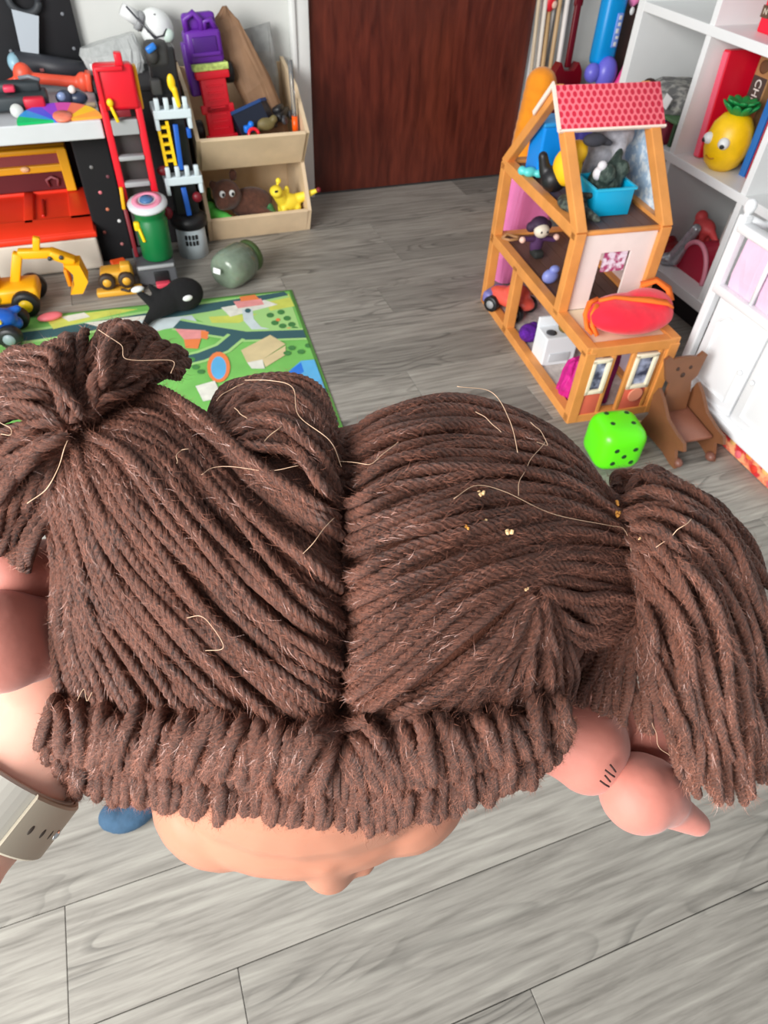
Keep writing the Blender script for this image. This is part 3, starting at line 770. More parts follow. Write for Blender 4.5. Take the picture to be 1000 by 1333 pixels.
# --- wooden bins
UB = Vector((0.49, 2.87, 0))
bins = empty('toy_storage_unit', UB, label='pale pine storage unit with two slanted open toy bins, left of the door', cat='storage unit')
def rel(P, o): return [Vector(p) - o for p in P]
side = [(3.035, 0), (2.73, 0), (2.69, .095), (2.775, .25), (2.675, .385), (2.83, .50), (3.035, .545)]
YZ = Matrix([[0, 0, 1, 0], [1, 0, 0, 0], [0, 1, 0, 0], [0, 0, 0, 1]])
for x in (0.288, 0.688):
    b = MB(); b.prism([(y - UB.y, z) for y, z in side], 0.014, Matrix.Translation((x - UB.x, 0, 0)) @ YZ); b.build('side_panel', PINE, bins)
def slab(p0, p1, th, x0=.302, x1=.688):
    b = MB(); (ya, za), (yb, zb) = p0, p1
    return b.bar(((x0 + x1) / 2 - UB.x, ya - UB.y, za), ((x0 + x1) / 2 - UB.x, yb - UB.y, zb), x1 - x0, th, up=(0, -1, .2), bev=.002)
slab((2.738, .0), (2.692, .098), .014).build('front_panel', PINE, bins)
slab((2.765, .258), (2.672, .388), .014).build('front_panel', PINE, bins)
slab((2.745, .018), (3.03, .018), .012).build('bin_floor', PINE, bins)
slab((2.775, .262), (3.03, .232), .012).build('bin_floor', PINE, bins)
slab((3.028, 0), (3.028, .53), .010).build('back_panel', PINE, bins)
# upper bin: truck on end
t = empty('toy_truck', (0.392, 2.80, 0.28), label='purple and red toy truck standing on end in the upper pine bin', cat='toy truck', rot=(R(-6), R(-2), R(4))); t.scale = (1.1, 1, 1)
b = MB(); b.box((0, 0, .355), (.112, .07, .10), None, .012); b.box((0, -.025, .335), (.09, .04, .012), None, .003); b.build('cab', PURP, t)
b = MB(); b.box((0, .005, .425), (.10, .04, .05), None, .010); b.tube([(-.045, -.02, .40), (-.047, -.026, .435), (-.02, -.03, .452), (.0, -.028, .43), (.0, -.022, .40)], .010, 8); b.tube([(.01, -.022, .40), (.012, -.028, .425), (.03, -.028, .43), (.045, -.02, .40)], .009, 8); b.build('roll_bar', PURP, t)
b = MB(); b.box((0, -.036, .36), (.075, .01, .05), None, .003); b.build('grille', mat('deep_purple', (78, 28, 128), .4), t)
b = MB(); b.box((.005, -.02, .298), (.112, .06, .022), None, .003); b.build('decal_band', mat('lime_white_print', (196, 222, 120), .4, .45, 60), t)
b = MB(); b.box((.005, -.03, .175), (.085, .03, .225), None, .006); b.box((.005, -.035, .17), (.108, .02, .028), None, .004); b.box((.005, -.035, .075), (.105, .022, .025), None, .004); b.box((.005, -.04, .275), (.108, .03, .024), None, .004)
for k in range(7): b.box((.005, -.047, .11 + k * .022), (.05, .006, .006))
b.build('ladder_bed', RED, t)
b = MB(); b.box((-.05, .01, .29), (.03, .05, .16), None, .006); b.build('side_rail', PURP, t)
for sx, z in ((-.06, .10), (.068, .10), (.068, .27)):
    b = MB(); b.lathe([(.012, -.014), (.03, -.014), (.034, -.008), (.034, .008), (.03, .014), (.012, .014)], (sx, .01, z), ry(R(90)), 18); b.build('wheel', BLACK, t)
# crumpled bags
def crumple(name, rings, m, parent=None, amp=.006, seg=28, seed=1):
    """soft bag lofted through rings (centre, half-width vector, half-depth vector) with folds"""
    rg = np.random.default_rng(seed); vs, fs = [], []; n = len(rings)
    for i, (c, u, w) in enumerate(rings):
        c, u, w = Vector(c), Vector(u), Vector(w); ph = rg.uniform(0, 6.28, 4)
        for k in range(seg):
            a = 2 * math.pi * k / seg
            e = .6; ca, sa = math.cos(a), math.sin(a)
            q = c + u * (abs(ca) ** e * (1 if ca > 0 else -1)) + w * (abs(sa) ** e * (1 if sa > 0 else -1))
            d = (q - c); d = d.normalized() if d.length > 1e-6 else d
            vs.append(q + d * amp * (math.sin(3 * a + ph[0]) * .5 + math.sin(5 * a + ph[1]) * .5 + rg.normal() * .35))
    for i in range(n - 1):
        for k in range(seg): l = (k + 1) % seg; fs.append([i * seg + k, i * seg + l, (i + 1) * seg + l, (i + 1) * seg + k])
    fs += [list(range(seg))[::-1], [(n - 1) * seg + k for k in range(seg)]]
    b = MB(); b._add([Vector(v) for v in vs], fs, False); return b.build(name, m, parent)
KRAFT = mat('brown_kraft_paper', (142, 108, 80), .7, .12, 20, .2)
o = crumple('paper_bag', [((.62, 2.86, .29), (.05, 0, .02), (0, .04, 0)), ((.59, 2.87, .40), (.055, 0, .02), (0, .045, 0)), ((.55, 2.88, .50), (.055, 0, .03), (0, .042, 0)), ((.50, 2.9, .60), (.05, 0, .03), (0, .035, 0)),
                          ((.475, 2.91, .665), (.05, 0, .02), (0, .022, 0)), ((.468, 2.92, .695), (.035, 0, .012), (0, .012, 0)), ((.48, 2.92, .728), (.006, 0, 0), (0, .006, 0))], KRAFT, None, .005, 26, 3)
tag(o, 'crumpled brown paper bag with a pointed top in the upper bin', 'bag')
o = crumple('plastic_pouch', [((.62, 2.985, .40), (.05, 0, 0), (0, .015, 0)), ((.615, 2.985, .5), (.052, 0, 0), (0, .024, 0)), ((.607, 2.985, .58), (.05, 0, 0), (0, .022, 0)), ((.602, 2.99, .655), (.05, 0, .01), (0, .004, 0))],
            mat('frosted_pouch', (150, 152, 150), .35, .2, 25), None, .004, 26, 5)
tag(o, 'frosted grey plastic pouch behind the brown paper bag', 'bag')
b = MB(); b.rod((0, 0, .03), (-.004, .01, .21), .0085, .0085, 14); t = b.build('clear_wand', CLEAR); t.location = (0.668, 2.755, .385); tag(t, 'clear plastic wand with an orange end cap inside the upper bin', 'toy wand')
b = MB(); b.rod((0, 0, -.03), (0, 0, .034), .0115, .0105, 14); b.build('end_cap', mat('neon_orange', (255, 96, 10), .35), t)
t = empty('toy_boat', (.53, 2.78, .375), R(18), 'dark navy toy boat with a bright blue rim in the upper bin', 'toy boat', rot=(R(-30), R(-14), R(14))); t.scale = (.8, .8, .9)
hull = [(-.09, -.035), (.06, -.035), (.10, 0), (.06, .035), (-.09, .035)]
b = MB(); b.prism(hull, .085); b.build('hull', mat('navy_plastic', (18, 28, 48), .4), t)
b = MB()
for i in range(5): b.bar((*hull[i], .086), (*hull[(i + 1) % 5], .086), .008, .012)
b.build('rim', mat('mid_blue', (34, 70, 128), .4), t)
t = empty('toy_car', (.635, 2.785, .385), label='black toy car behind the tan figure in the upper bin', cat='toy car', rot=(R(-20), 0, R(55))); t.scale = (.72,) * 3
b = MB(); b.box((0, 0, .045), (.14, .06, .04), None, .012); b.box((-.01, 0, .075), (.07, .05, .035), None, .014); b.build('body', BLACK, t)
for sx in (-.045, .045):
    for sy in (-.03, .03):
        b = MB(); b.lathe([(.006, -.008), (.02, -.008), (.022, 0), (.02, .008), (.006, .008)], (sx, sy, .025), rx(R(90)), 16); b.build('wheel', DGREY, t)
b = MB(); b.box((0, 0, .012), (.034, .02, .024), rzm(.3), .005); b.ball((.01, 0, .026), .011); o = b.build('toy_brick', mat('bright_blue', (20, 120, 230), .35)); o.location = (.487, 2.725, .385); tag(o, 'small bright blue toy piece at the rim of the upper bin', 'toy piece')
b = MB(); b.tube([(.018 * math.cos(a), .018 * math.sin(a), 0) for a in np.linspace(0, 6.2, 20)], .006, 8); o = b.build('toy_ring', RED); o.location = (.50, 2.70, .385); o.rotation_euler = (R(70), 0, 0); tag(o, 'small red ring propped on the rim of the upper bin', 'toy ring')
o = blob('toy_figure', [('b', (0, 0, .02), (.034, .018, .022)), ('b', (.03, 0, .035), .014), ('l', (-.02, 0, .01), (-.04, 0, -.004), .01, .006)], mat('olive_tan', (112, 100, 60), .6, .15, 40), None, .004, 3); o.location = (.555, 2.735, .385); tag(o, 'olive tan toy figure lying at the rim of the upper bin', 'toy figure')
# lower bin
BROWNP = mat('brown_plush', (92, 56, 42), .9, .25, 90, .5, sheen=.3)
t = empty('plush_monkey', (.425, 2.79, .03), label='brown plush animal with pale eyes lying in the lower pine bin', cat='plush toy'); t.scale = (1.12, 1.0, 1.18)
blob('body', [('b', (0.05, .02, .06), (.08, .05, .05)), ('b', (-.035, -.015, .105), (.05, .045, .048)), ('b', (-.055, -.05, .09), (.028, .02, .022)), ('l', (.06, -.02, .05), (.11, -.04, .03), .02, .016), ('b', (.0, .03, .15), (.016, .01, .02)), ('b', (-.078, .0, .135), (.014, .01, .016))], BROWNP, t, .006, 4)
for sx in (-.055, -.022):
    b = MB(); b.ball((sx, -.058, .122), (.010, .006, .011)); e = b.build('eye', WHITE, t)
    b = MB(); b.ball((sx + .002, -.063, .121), (.005, .003, .006)); b.build('pupil', BLACK, e)
o = blob('toy_caterpillar', [('l', (0, 0, .03), (.03, -.04, .028), .027, .025), ('b', (-.012, .03, .05), .022), ('b', (.045, -.055, .03), .018)], mat('leaf_green', (92, 200, 84), .5), None, .005, 4); o.location = (.33, 2.765, .055); tag(o, 'bright green toy in the corner of the lower bin', 'toy')
o = blob('toy_frond', [('l', (0, 0, 0), (-.015, 0, .09), .016, .01), ('l', (.015, .01, 0), (.03, .01, .085), .014, .008), ('l', (0, .02, .0), (.01, .03, .10), .014, .008)], mat('moss_green', (60, 110, 50), .7, .2, 50), None, .004, 3); o.location = (.325, 2.88, .03); tag(o, 'dark green leafy toy at the back of the lower bin', 'toy')
o = blob('toy_turtle', [('b', (0, 0, .03), (.032, .036, .026)), ('b', (0, -.036, .03), .014), ('b', (.024, -.02, .012), .011), ('b', (-.024, -.02, .012), .011), ('b', (.008, .01, .05), .016)], mat('bottle_green', (70, 128, 84), .5, .3, 60), None, .004, 3); o.location = (.545, 2.775, .035); tag(o, 'small green lumpy toy between the brown plush and the yellow dinosaur', 'toy')
t = empty('toy_dinosaur', (.63, 2.765, .028), rz=R(8), label='yellow toy dinosaur with a red tail tip standing in the lower bin', cat='toy dinosaur')
blob('body', [('b', (0, 0, .075), (.048, .03, .035)), ('l', (-.03, 0, .09), (-.055, -.01, .13), .026, .024), ('b', (-.06, -.022, .135), (.026, .03, .022)), ('l', (.035, 0, .085), (.10, -.05, .125), .022, .008), ('l', (-.03, -.018, .06), (-.032, -.022, .006), .014, .012), ('l', (-.03, .018, .06), (-.032, .022, .006), .014, .012), ('l', (.028, -.018, .06), (.03, -.022, .006), .015, .013), ('l', (.028, .018, .06), (.03, .022, .006), .015, .013), ('b', (-.04, .0, .165), (.012, .01, .012)), ('b', (-.008, 0, .125), (.012, .008, .018))], mat('soft_yellow', (250, 224, 60), .55), t, .004, 3)
b = MB(); b.ball((.106, -.055, .129), .010); b.build('tail_tip', mat('dark_red', (120, 26, 36), .5), t)
for sy in (-.03, .002):
    b = MB(); b.ball((-.066 + sy * .2, -.048, .145), (.004, .003, .005)); b.build('eye', BLACK, t)
# --- red ladder tower, canister, castle
t = empty('toy_tower', (.058, 2.55, 0), label='tall red toy tower with ladder rails and grey rungs left of the castle', cat='toy tower')
b = MB(); b.box((0, -.045, .04), (.135, .16, .075), None, .006); b.build('base', mat('slate_plastic', (84, 86, 90), .5), t)
b = MB(); b.box((-.0, -.127, .072), (.125, .012, .012), None, .003); b.build('base_lip', GREY, t)
b = MB(); b.box((.012, -.1245, .03), (.05, .012, .045), None, .002); b.build('doorway', BLACK, t)
b = MB(); b.box((.012, -.142, .010), (.05, .03, .018), None, .004); b.build('ramp', mat('coral_red', (220, 70, 90), .4), t)
b = MB(); b.box((0, .04, .33), (.085, .012, .50), None, .002); b.build('back_plate', mat('charcoal', (70, 66, 66), .5), t)
for sx in (-.052, .052):
    b = MB(); b.bar((sx, 0, .24), (sx, 0, .56), .022, .03, up=(0, 1, 0), bev=.004); b.build('rail', RED, t)
for z, h in ((.488, .045), (.395, .014), (.312, .016)):
    b = MB(); b.box((0, -.004, z), (.082, .03, h), None, .003); b.build('rung', GREY, t)
b = MB(); b.box((0, 0, .60), (.118, .05, .125), None, .012); b.box((-.012, -.03, .655), (.08, .02, .012), None, .003); b.box((.022, -.01, .672), (.022, .03, .04), None, .004); b.box((-.05, -.028, .60), (.012, .012, .12), None, .003); b.build('head_panel', RED, t)
b = MB(); b.box((.064, .02, .59), (.012, .04, .12), None, .005); b.build('side_fin', AMB, t)
b = MB(); b.box((0, -.028, .532), (.05, .01, .02), None, .002); b.build('slot', MAROON, t)
b = MB(); b.ball((-.03, -.035, .565), (.01, .008, .012)); b.bar((-.03, -.035, .555), (-.018, -.035, .51), .014, .01, bev=.003); b.build('clip', YEL, t)
b = MB(); b.bar((-.056, -.05, .08), (-.058, -.02, .24), .014, .02, up=(0, 1, 0), bev=.003); b.build('strut', MAROON, t)
b = MB(); b.bar((-.062, -.03, .24), (-.056, -.02, .31), .012, .014, up=(0, 1, 0), bev=.003); b.build('hinge', AMB, t)
t = empty('canister', (.075, 2.486, .081), label='green canister under a tilted ringed disc, standing on the tower base', cat='canister')
b = MB(); b.lathe([(.050, 0), (.053, .004), (.055, .13), (.050, .138), (.050, .15), (.054, .155), (.054, .172), (.04, .176)]); b.build('body', GREEN, t)
b = MB(); b.box((-.05, -.03, .125), (.02, .02, .03), None, .005); b.bar((-.045, -.04, .12), (-.036, -.045, .075), .01, .01, bev=.002); b.build('clip', YEL, t)
d = empty('toy_disc', (.075, 2.475, .266), label='white disc with pink and blue rings lying on the green canister', cat='toy disc', rot=(R(10), R(-4), 0))
b = MB(); b.lathe([(.0, -.004), (.055, -.004), (.066, .0), (.066, .008), (.05, .016), (0, .018)], cap=False); b.build('rim', mat('pearl_white', (206, 210, 214), .35), d)
b = MB(); b.lathe([(.030, .0155), (.03, .0195), (.050, .0175), (.050, .0155)], cap=False); b.build('pink_ring', mat('rose_pink', (236, 150, 176), .4), d)
b = MB(); b.lathe([(0, .018), (.024, .018), (.02, .024), (0, .027)], cap=False); b.build('boss', mat('steel_blue', (70, 112, 160), .35), d)
t = empty('toy_castle', (.215, 2.645, 0), label='black toy castle with white battlements, yellow ladder and white round base', cat='toy castle')
b = MB(); b.lathe([(.056, 0), (.054, .105), (.05, .11)], seg=28); b.build('base', mat('ice_white', (206, 220, 226), .45), t)
for i in range(4):
    for z in (.062, .084):
        a = R(-90 + (i - 1.5) * 13 - 6); b = MB(); b.box((.0555 * math.cos(a), .0555 * math.sin(a), z), (.006, .008, .016), rzm(a)); b.build('window', BLACK, t)
b = MB(); b.lathe([(.05, .105), (.066, .115), (.068, .14), (.05, .16)], seg=28); b.box((0, .01, .4), (.085, .07, .56), None, .006); b.build('keep', BLACK, t)
ICE = MATS['ice_white']
for z, w in ((.275, .13), (.485, .122)):
    b = MB(); b.box((0, -.02, z + .02), (w, .11, .028), None, .004)
    for k in range(4): b.box((-w / 2 + .016 + k * (w - .032) / 3, -.068, z + .05), (.016, .014, .036), None, .003)
    b.box((-w / 2 + .008, -.05, z - .01), (.014, .04, .036), None, .003); b.box((w / 2 - .008, -.05, z - .01), (.014, .04, .036), None, .003)
    b.build('battlement', ICE, t)
b = MB(); b.bar((-.048, -.06, .345), (-.052, -.05, .48), .010, .012, up=(0, 1, 0)); b.bar((-.018, -.06, .345), (-.022, -.05, .48), .010, .012, up=(0, 1, 0))
for k in range(5): b.box((-.034, -.056, .36 + k * .026), (.036, .012, .008))
b.build('ladder', YEL, t)
b = MB(); b.bar((-.002, -.065, .33), (.004, -.055, .47), .016, .012, up=(0, 1, 0), bev=.002); b.bar((.0, -.06, .17), (-.004, -.05, .265), .018, .012, up=(0, 1, 0), bev=.002); b.box((.045, -.05, .44), (.014, .02, .03), None, .003); b.build('blue_trim', BLUE, t)
b = MB(); b.ball((-.062, -.06, .30 + .03), (.022, .014, .016)); b.ball((.04, -.045, .225), (.018, .014, .018)); b.ball((-.075, -.07, .19), (.018, .016, .022)); b.build('red_knob', MAROON, t)
blob('banner', [('b', (.012, -.07, .595), (.013, .008, .026)), ('l', (.018, -.07, .575), (.024, -.072, .53), .010, .008)], YEL, t, .003, 2)
b = MB(); b.box((-.012, .0, .66), (.075, .06, .07), None, .016); b.ball((-.03, -.03, .665), (.022, .02, .028)); b.box((-.035, -.045, .58), (.034, .03, .045), None, .006); b.build('turret', mat('soot_grey', (58, 58, 58), .6), t)
b = MB(); b.box((-.03, -.05, .685), (.034, .014, .020), Matrix.Rotation(-.5, 4, 'Y'), .006); b.build('visor', mat('cobalt', (40, 120, 210), .35), t)
# dark cube behind, with the clear packaging and the white toy on it
t = empty('storage_cube', (.13, 2.885, 0), label='dark storage cube behind the red toy tower', cat='storage box')
b = MB(); b.box((0, 0, .265), (.27, .27, .53), None, .006); b.build('body', mat('dark_fabric', (40, 38, 40), .9, .15, 80, .2), t)
b = MB(); b.box((0, 0, .538), (.28, .28, .016), None, .004); b.build('lid', mat('dark_fabric_lid', (50, 48, 50), .9), t)
o = crumple('clear_packaging', [((.08, 2.93, .547), (.09, 0, 0), (0, .05, 0)), ((.08, 2.94, .58), (.098, 0, 0), (0, .055, 0)), ((.075, 2.95, .605), (.10, 0, .012), (0, .05, 0)), ((.07, 2.96, .635), (.09, 0, .02), (0, .025, 0))], mat('crinkled_clear_plastic', (214, 218, 216), .18, .1, 60, .6, trans=.35), None, .008, 40, 9)
tag(o, 'crinkled clear plastic packaging heaped behind the red tower', 'packaging')
t = empty('toy_robot', (.255, 2.965, .575), label='white rounded toy robot leaning on the wall behind the castle', cat='toy robot', rot=(0, R(-22), 0))
b = MB(); b.ball((.02, 0, .085), (.058, .05, .062)); b.build('head', mat('glossy_white', (238, 242, 240), .2), t)
b = MB(); b.tube([(.02 + .053 * math.cos(a), -.046 * abs(math.cos(a * .5 + .4)) - .008, .10 + .03 * math.sin(a)) for a in np.linspace(1.2, 3.0, 10)], .0022, 6); b.build('seam', DGREY, t)
b = MB(); b.tube([(-.012, -.04, .10), (.005, -.05, .075), (.03, -.052, .07), (.05, -.04, .08)], .003, 6); b.build('visor_line', DGREY, t)
b = MB(); b.ball((.045, -.035, .06), (.022, .016, .02)); b.build('muzzle', mat('pale_mint', (212, 232, 220), .35), t)
b = MB(); b.rod((-.02, 0, .13), (-.055, 0, .18), .024, .02, 18); b.build('ear_tube', WHITE, t)
b = MB(); b.rod((-.015, -.012, .122), (-.026, -.012, .137), .03, .03, 20); b.build('ear_ring', GREY, t)
b = MB(); b.ball((.0, -.01, .02), (.045, .04, .03)); b.build('neck', WHITE, t)
b = MB(); b.rod((.152, 2.92, .735), (.285, 2.895, .575), .0032, .0042, 10); o = b.build('thin_rod', mat('dark_graphite', (58, 60, 66), .35)); tag(o, 'thin dark rod leaning across the white toy robot', 'rod')
# --- table with its toys, dotted board, boxes beneath
t = empty('toy_table', (-.52, 2.78, 0), label='white topped play table along the wall, crowded with toys', cat='table')
TW = mat('white_laminate', (200, 203, 207), .45, .02, 20)
b = MB(); b.box((0, 0, .482), (1.02, .46, .055), None, .004); b.build('table_top', TW, t)
for sx in (-.48,):
    for sy in (-.19, .19):
        b = MB(); b.box((sx - (0.0 if sx < 0 else .0), sy, .2275), (.045, .045, .455), None, .003); b.build('leg', TW, t)
b = MB(); b.box((-.535, 3.036, .65), (1.03, .018, 1.3), None, .003); o = b.build('dotted_board', mat('black_board', (16, 17, 22), .6, .1, 30)); tag(o, 'black board with pale dots standing behind the play table', 'board')
for i, (x, z) in enumerate(((-.055, .70), (-.045, .60), (-.17, .70), (-.19, .62), (-.29, .68), (-.25, .60), (-.12, .76), (-.335, .62), (-.10, .55), (-.21, .545))):
    b = MB(); b.lathe([(0, 0), (.006, 0), (.005, .001), (0, .001)], (x, 3.026, z), rx(R(90)), 12, False); d = b.build('dot', mat('board_dot', (120, 124, 130), .6)); d.parent = o
t = empty('dotted_box', (-.06, 2.80, 0), label='black fabric box with coloured dots between the red-lidded box and red tower', cat='storage box')
b = MB(); b.box((-.004, .02, .227), (.116, .32, .453), None, .006); b.build('body', mat('black_fabric', (14, 14, 18), .85, .1, 60), t)
for x, z, c in ((-.018, .335, (120, 120, 120)), (-.01, .25, (220, 120, 130)), (.0, .19, (200, 120, 90)), (.03, .145, (225, 225, 225)), (-.03, .11, (150, 80, 70)), (.028, .30, (110, 60, 70)), (.02, .06, (190, 120, 120))):
    b = MB(); b.lathe([(0, 0), (.0065, 0), (.0055, .0012), (0, .0012)], (x, -.1405, z), rx(R(90)), 12, False); b.build('dot', mat('dot_%d_%d_%d' % c, c, .6), t)
t = empty('toy_box', (-.45, 2.81, 0), label='cream toy box with a recessed orange-red lid under the table', cat='toy box')
b = MB(); b.box((0, 0, .062), (.66, .41, .118), None, .008, 1.0); b.build('body', mat('cream_plastic', (222, 214, 200), .5, .03, 10), t)
b = MB(); b.box((0, 0, .132), (.67, .425, .022), None, .005); b.bar((0, -.205, .138), (0, -.12, .156), .66, .014, up=(0, 0, 1), bev=.004)
for x0, x1, y0, y1 in ((-.33, .33, -.13, -.10), (-.33, .33, .15, .205), (.255, .33, -.13, .205), (.10, .135, -.13, .17), (-.33, -.28, -.13, .205)):
    b.box(((x0 + x1) / 2, (y0 + y1) / 2, .150), (x1 - x0, y1 - y0, .024), None, .005)
b.box((0.0, .04, .146), (.6, .30, .010)); b.build('lid', mat('lid_orange_red', (240, 58, 30), .45, .04, 8), t)
b = MB(); b.box((.165, .01, .154), (.012, .15, .012), None, .004); b.build('lid_grip', mat('lid_dark_red', (200, 36, 20), .45), t)  # bar in a darker red than the rest of the lid
t = empty('toy_chest', (-.335, 2.995, .164), label='yellow toy chest with dark red panels on the red lid', cat='toy chest')
b = MB()
for sx in (-.16, .16): b.box((sx, -.05, .075), (.035, .035, .15), None, .004)
b.box((0, -.05, .085), (.35, .03, .025), None, .004); b.box((0, -.052, .145), (.35, .03, .018), None, .004); b.box((0, -.01, .145), (.35, .07, .018), None, .004); b.build('frame', mat('ochre_yellow', (232, 172, 24), .45), t)
b = MB(); b.box((0, -.04, .118), (.29, .02, .045), None, .003); b.build('panel', mat('dusty_maroon', (140, 62, 62), .5), t)
b = MB(); b.box((0, -.02, .04), (.29, .05, .075), None, .003); b.build('panel', mat('deep_maroon', (92, 22, 30), .5), t)
b = MB(); b.ball((.02, -.068, .09), (.016, .008, .010)); b.build('clasp', mat('peach', (244, 200, 150), .4), t)
b = MB(); b.tube([(.085, -.052, .02), (.08, -.06, .045), (.10, -.06, .055), (.12, -.06, .045), (.115, -.052, .02)], .005, 6); b.build('emblem', mat('rose_grey', (150, 90, 96), .5), t)
ZT = .5095
t = empty('toy_dryer', (-.12, 2.975, ZT), label='dark grey cylindrical toy with a pale blue end on the table', cat='toy', rot=(0, 0, R(-6)))
b = MB(); b.rod((-.12, 0, .068), (.13, -.0, .030), .036, .028, 20); b.build('barrel', mat('graphite', (48, 50, 56), .5), t)
b = MB(); b.ball((-.122, -.012, .068), (.024, .034, .030)); b.build('end_cap', mat('pale_blue', (150, 190, 206), .35), t)
b = MB(); b.box((-.04, -.036, .05), (.014, .006, .010), None, .002); b.build('switch', mat('brick_pink', (170, 100, 100), .5), t)
t = empty('toy_hammer', (-.14, 2.87, ZT + .012), label='orange-red toy bar with knobbed ends lying on the table', cat='toy', rot=(0, R(4), R(-4)))
blob('bar', [('l', (-.07, 0, .03), (.08, 0, .022), .017, .018), ('b', (-.085, 0, .04), (.03, .028, .034)), ('b', (.10, 0, .024), (.024, .026, .03)), ('l', (-.10, 0, .025), (-.16, -.02, .008), .013, .008)], mat('coral_orange', (240, 90, 62), .4), t, .004, 2)
b = MB(); b.box((.118, -.002, .028), (.02, .055, .055), None, .005); b.build('socket', mat('coral_orange', (240, 90, 62), .4), t)
t = empty('toy_cleaver', (-.195, 2.985, ZT + .05), label='pale grey flat toy blade with a black ring grip against the dotted board', cat='toy', rot=(R(-7), R(8), 0))
b = MB(); b.prism([(-.026, .03), (.024, .02), (.045, .15), (-.035, .16)], .012, Matrix.Translation((0, 0, 0)) @ rx(R(90))); b.build('blade', mat('pale_grey_blue', (176, 186, 194), .35), t)
b = MB(); b.tube([(.005 + .045 * math.cos(a), 0, .19 + .038 * math.sin(a)) for a in np.linspace(0, 6.283, 24)], .012, 10); b.build('ring_grip', mat('dark_rubber', (52, 56, 60), .6), t)
t = empty('toy_wagon', (-.225, 2.70, ZT), label='dark grey toy vehicle with a red block and pale wheel on the table', cat='toy vehicle')
b = MB(); b.box((-.06, .0, .03), (.26, .10, .04), None, .008); b.box((-.02, .03, .06), (.15, .05, .03), None, .008); b.build('body', mat('dark_slate', (52, 60, 64), .5), t)
b = MB(); b.box((.03, -.055, .032), (.062, .03, .036), None, .006); b.build('red_block', mat('crimson', (200, 30, 56), .4), t)
b = MB(); b.box((-.035, -.01, .065), (.034, .03, .018), None, .005); b.build('red_seat', mat('pink_red', (220, 60, 90), .4), t)
b = MB(); b.lathe([(0, -.006), (.018, -.006), (.02, 0), (.018, .006), (0, .006)], (-.025, -.085, .022), rx(R(70)), 16, False); b.build('wheel', mat('pale_grey', (200, 204, 200), .5), t)
b = MB(); b.tube([(.0, .02, .085), (.03, .01, .09), (.06, .0, .082)], .006, 6); b.build('handle', mat('mid_grey', (120, 126, 134), .4), t)
t = empty('toy_spacecraft', (-.085, 2.70, ZT), label='grey-blue lumpy toy with a white ball beside the rainbow fan', cat='toy')
b = MB(); b.ball((-.02, 0, .028), (.028, .022, .022)); b.ball((.02, .005, .024), (.03, .022, .020)); b.build('hull', mat('slate_blue', (52, 62, 84), .35), t)
b = MB(); b.ball((-.028, -.016, .036), (.014, .010, .013)); b.build('pod', mat('periwinkle', (130, 150, 190), .3), t)
b = MB(); b.ball((.008, -.008, .052), .012); b.build('ball', mat('warm_white', (238, 230, 224), .35), t)
b = MB(); b.box((.055, -.02, .008), (.03, .02, .012), None, .003); b.build('tan_foot', mat('tan', (190, 170, 140), .5), t)
# rainbow fan: flat half disc in coloured wedges
t = empty('rainbow_fan', (-.13, 2.555, ZT), label='rainbow half-disc fan toy lying at the front edge of the table', cat='toy fan', rot=(R(12), 0, R(4)))
cols = [(255, 170, 60), (250, 200, 40), (240, 120, 90), (214, 80, 170), (150, 70, 210), (80, 90, 220), (50, 150, 220), (20, 190, 110)]
for k, c in enumerate(cols):
    a0, a1 = math.pi * k / 8, math.pi * (k + 1) / 8
    pts = [(.022 * math.cos(a0) , .0), *[(.125 * math.cos(a0 + (a1 - a0) * i / 5), .10 * math.sin(a0 + (a1 - a0) * i / 5)) for i in range(6)], (.022 * math.cos(a1), .0)]
    b = MB(); b.prism(pts, .008); b.build('segment', mat('fan_%d' % k, c, .4), t)
b = MB(); b.lathe([(.006, .004), (.030, .004), (.028, .012), (.006, .012)], (.01, .018, 0), None, 20); b.build('ring', mat('salmon', (238, 130, 104), .4), t)
# --- vehicles on the floor
def wheel(t, c, r, w, rim, hubm, ax='y'):
    q = rx(R(90)) if ax == 'y' else ry(R(90))
    b = MB(); b.lathe([(r * .5, -w / 2), (r * .9, -w / 2), (r, -w * .3), (r, w * .3), (r * .9, w / 2), (r * .5, w / 2)], c, q, 22); o = b.build('wheel', rim, t)
    b = MB(); b.lathe([(0, -w * .55), (r * .5, -w * .55), (r * .55, 0), (r * .5, w * .55), (0, w * .55)], c, q, 16, False); b.build('hub', hubm, o)
t = empty('toy_digger', (-.435, 2.40, 0), rz=R(-4), label='yellow toy digger with a raised scoop arm by the cream box', cat='toy digger')
b = MB(); b.box((.0, .0, .065), (.21, .11, .05), None, .012); b.box((-.06, 0, .115), (.10, .10, .07), None, .012); b.build('chassis', AMB, t)
b = MB(); b.box((-.05, -.02, .155), (.06, .06, .04), None, .008); b.build('cab', mat('dark_amber', (190, 120, 20), .45), t)
for x, y in ((-.07, -.06), (.06, -.062), (.075, .06), (-.07, .06)): wheel(t, (x, y, .043), .043, .034, BLACK, YEL)
b = MB(); b.bar((.03, .02, .075), (.07, .03, .175), .03, .035, up=(0, 1, 0), bev=.005); b.bar((.07, .03, .172), (.175, .03, .165), .028, .032, up=(0, 1, 0), bev=.005); b.bar((.165, .03, .168), (.235, .03, .13), .028, .045, up=(0, 1, 0), bev=.006); b.box((.135, .03, .20), (.022, .02, .045), Matrix.Rotation(.3, 4, 'Y'), .004); b.build('arm', AMB, t)
for x in (.165, .20):
    b = MB(); b.rod((x, .008, .158), (x, .002, .158), .007, .007, 12); b.build('pivot', DGREY, t)
b = MB(); b.prism([(.20, .135), (.25, .13), (.262, .07), (.235, .03), (.195, .03), (.215, .06), (.222, .10)], .075, Matrix.Translation((0, .07, 0)) @ rx(R(90))); b.build('scoop', AMB, t)
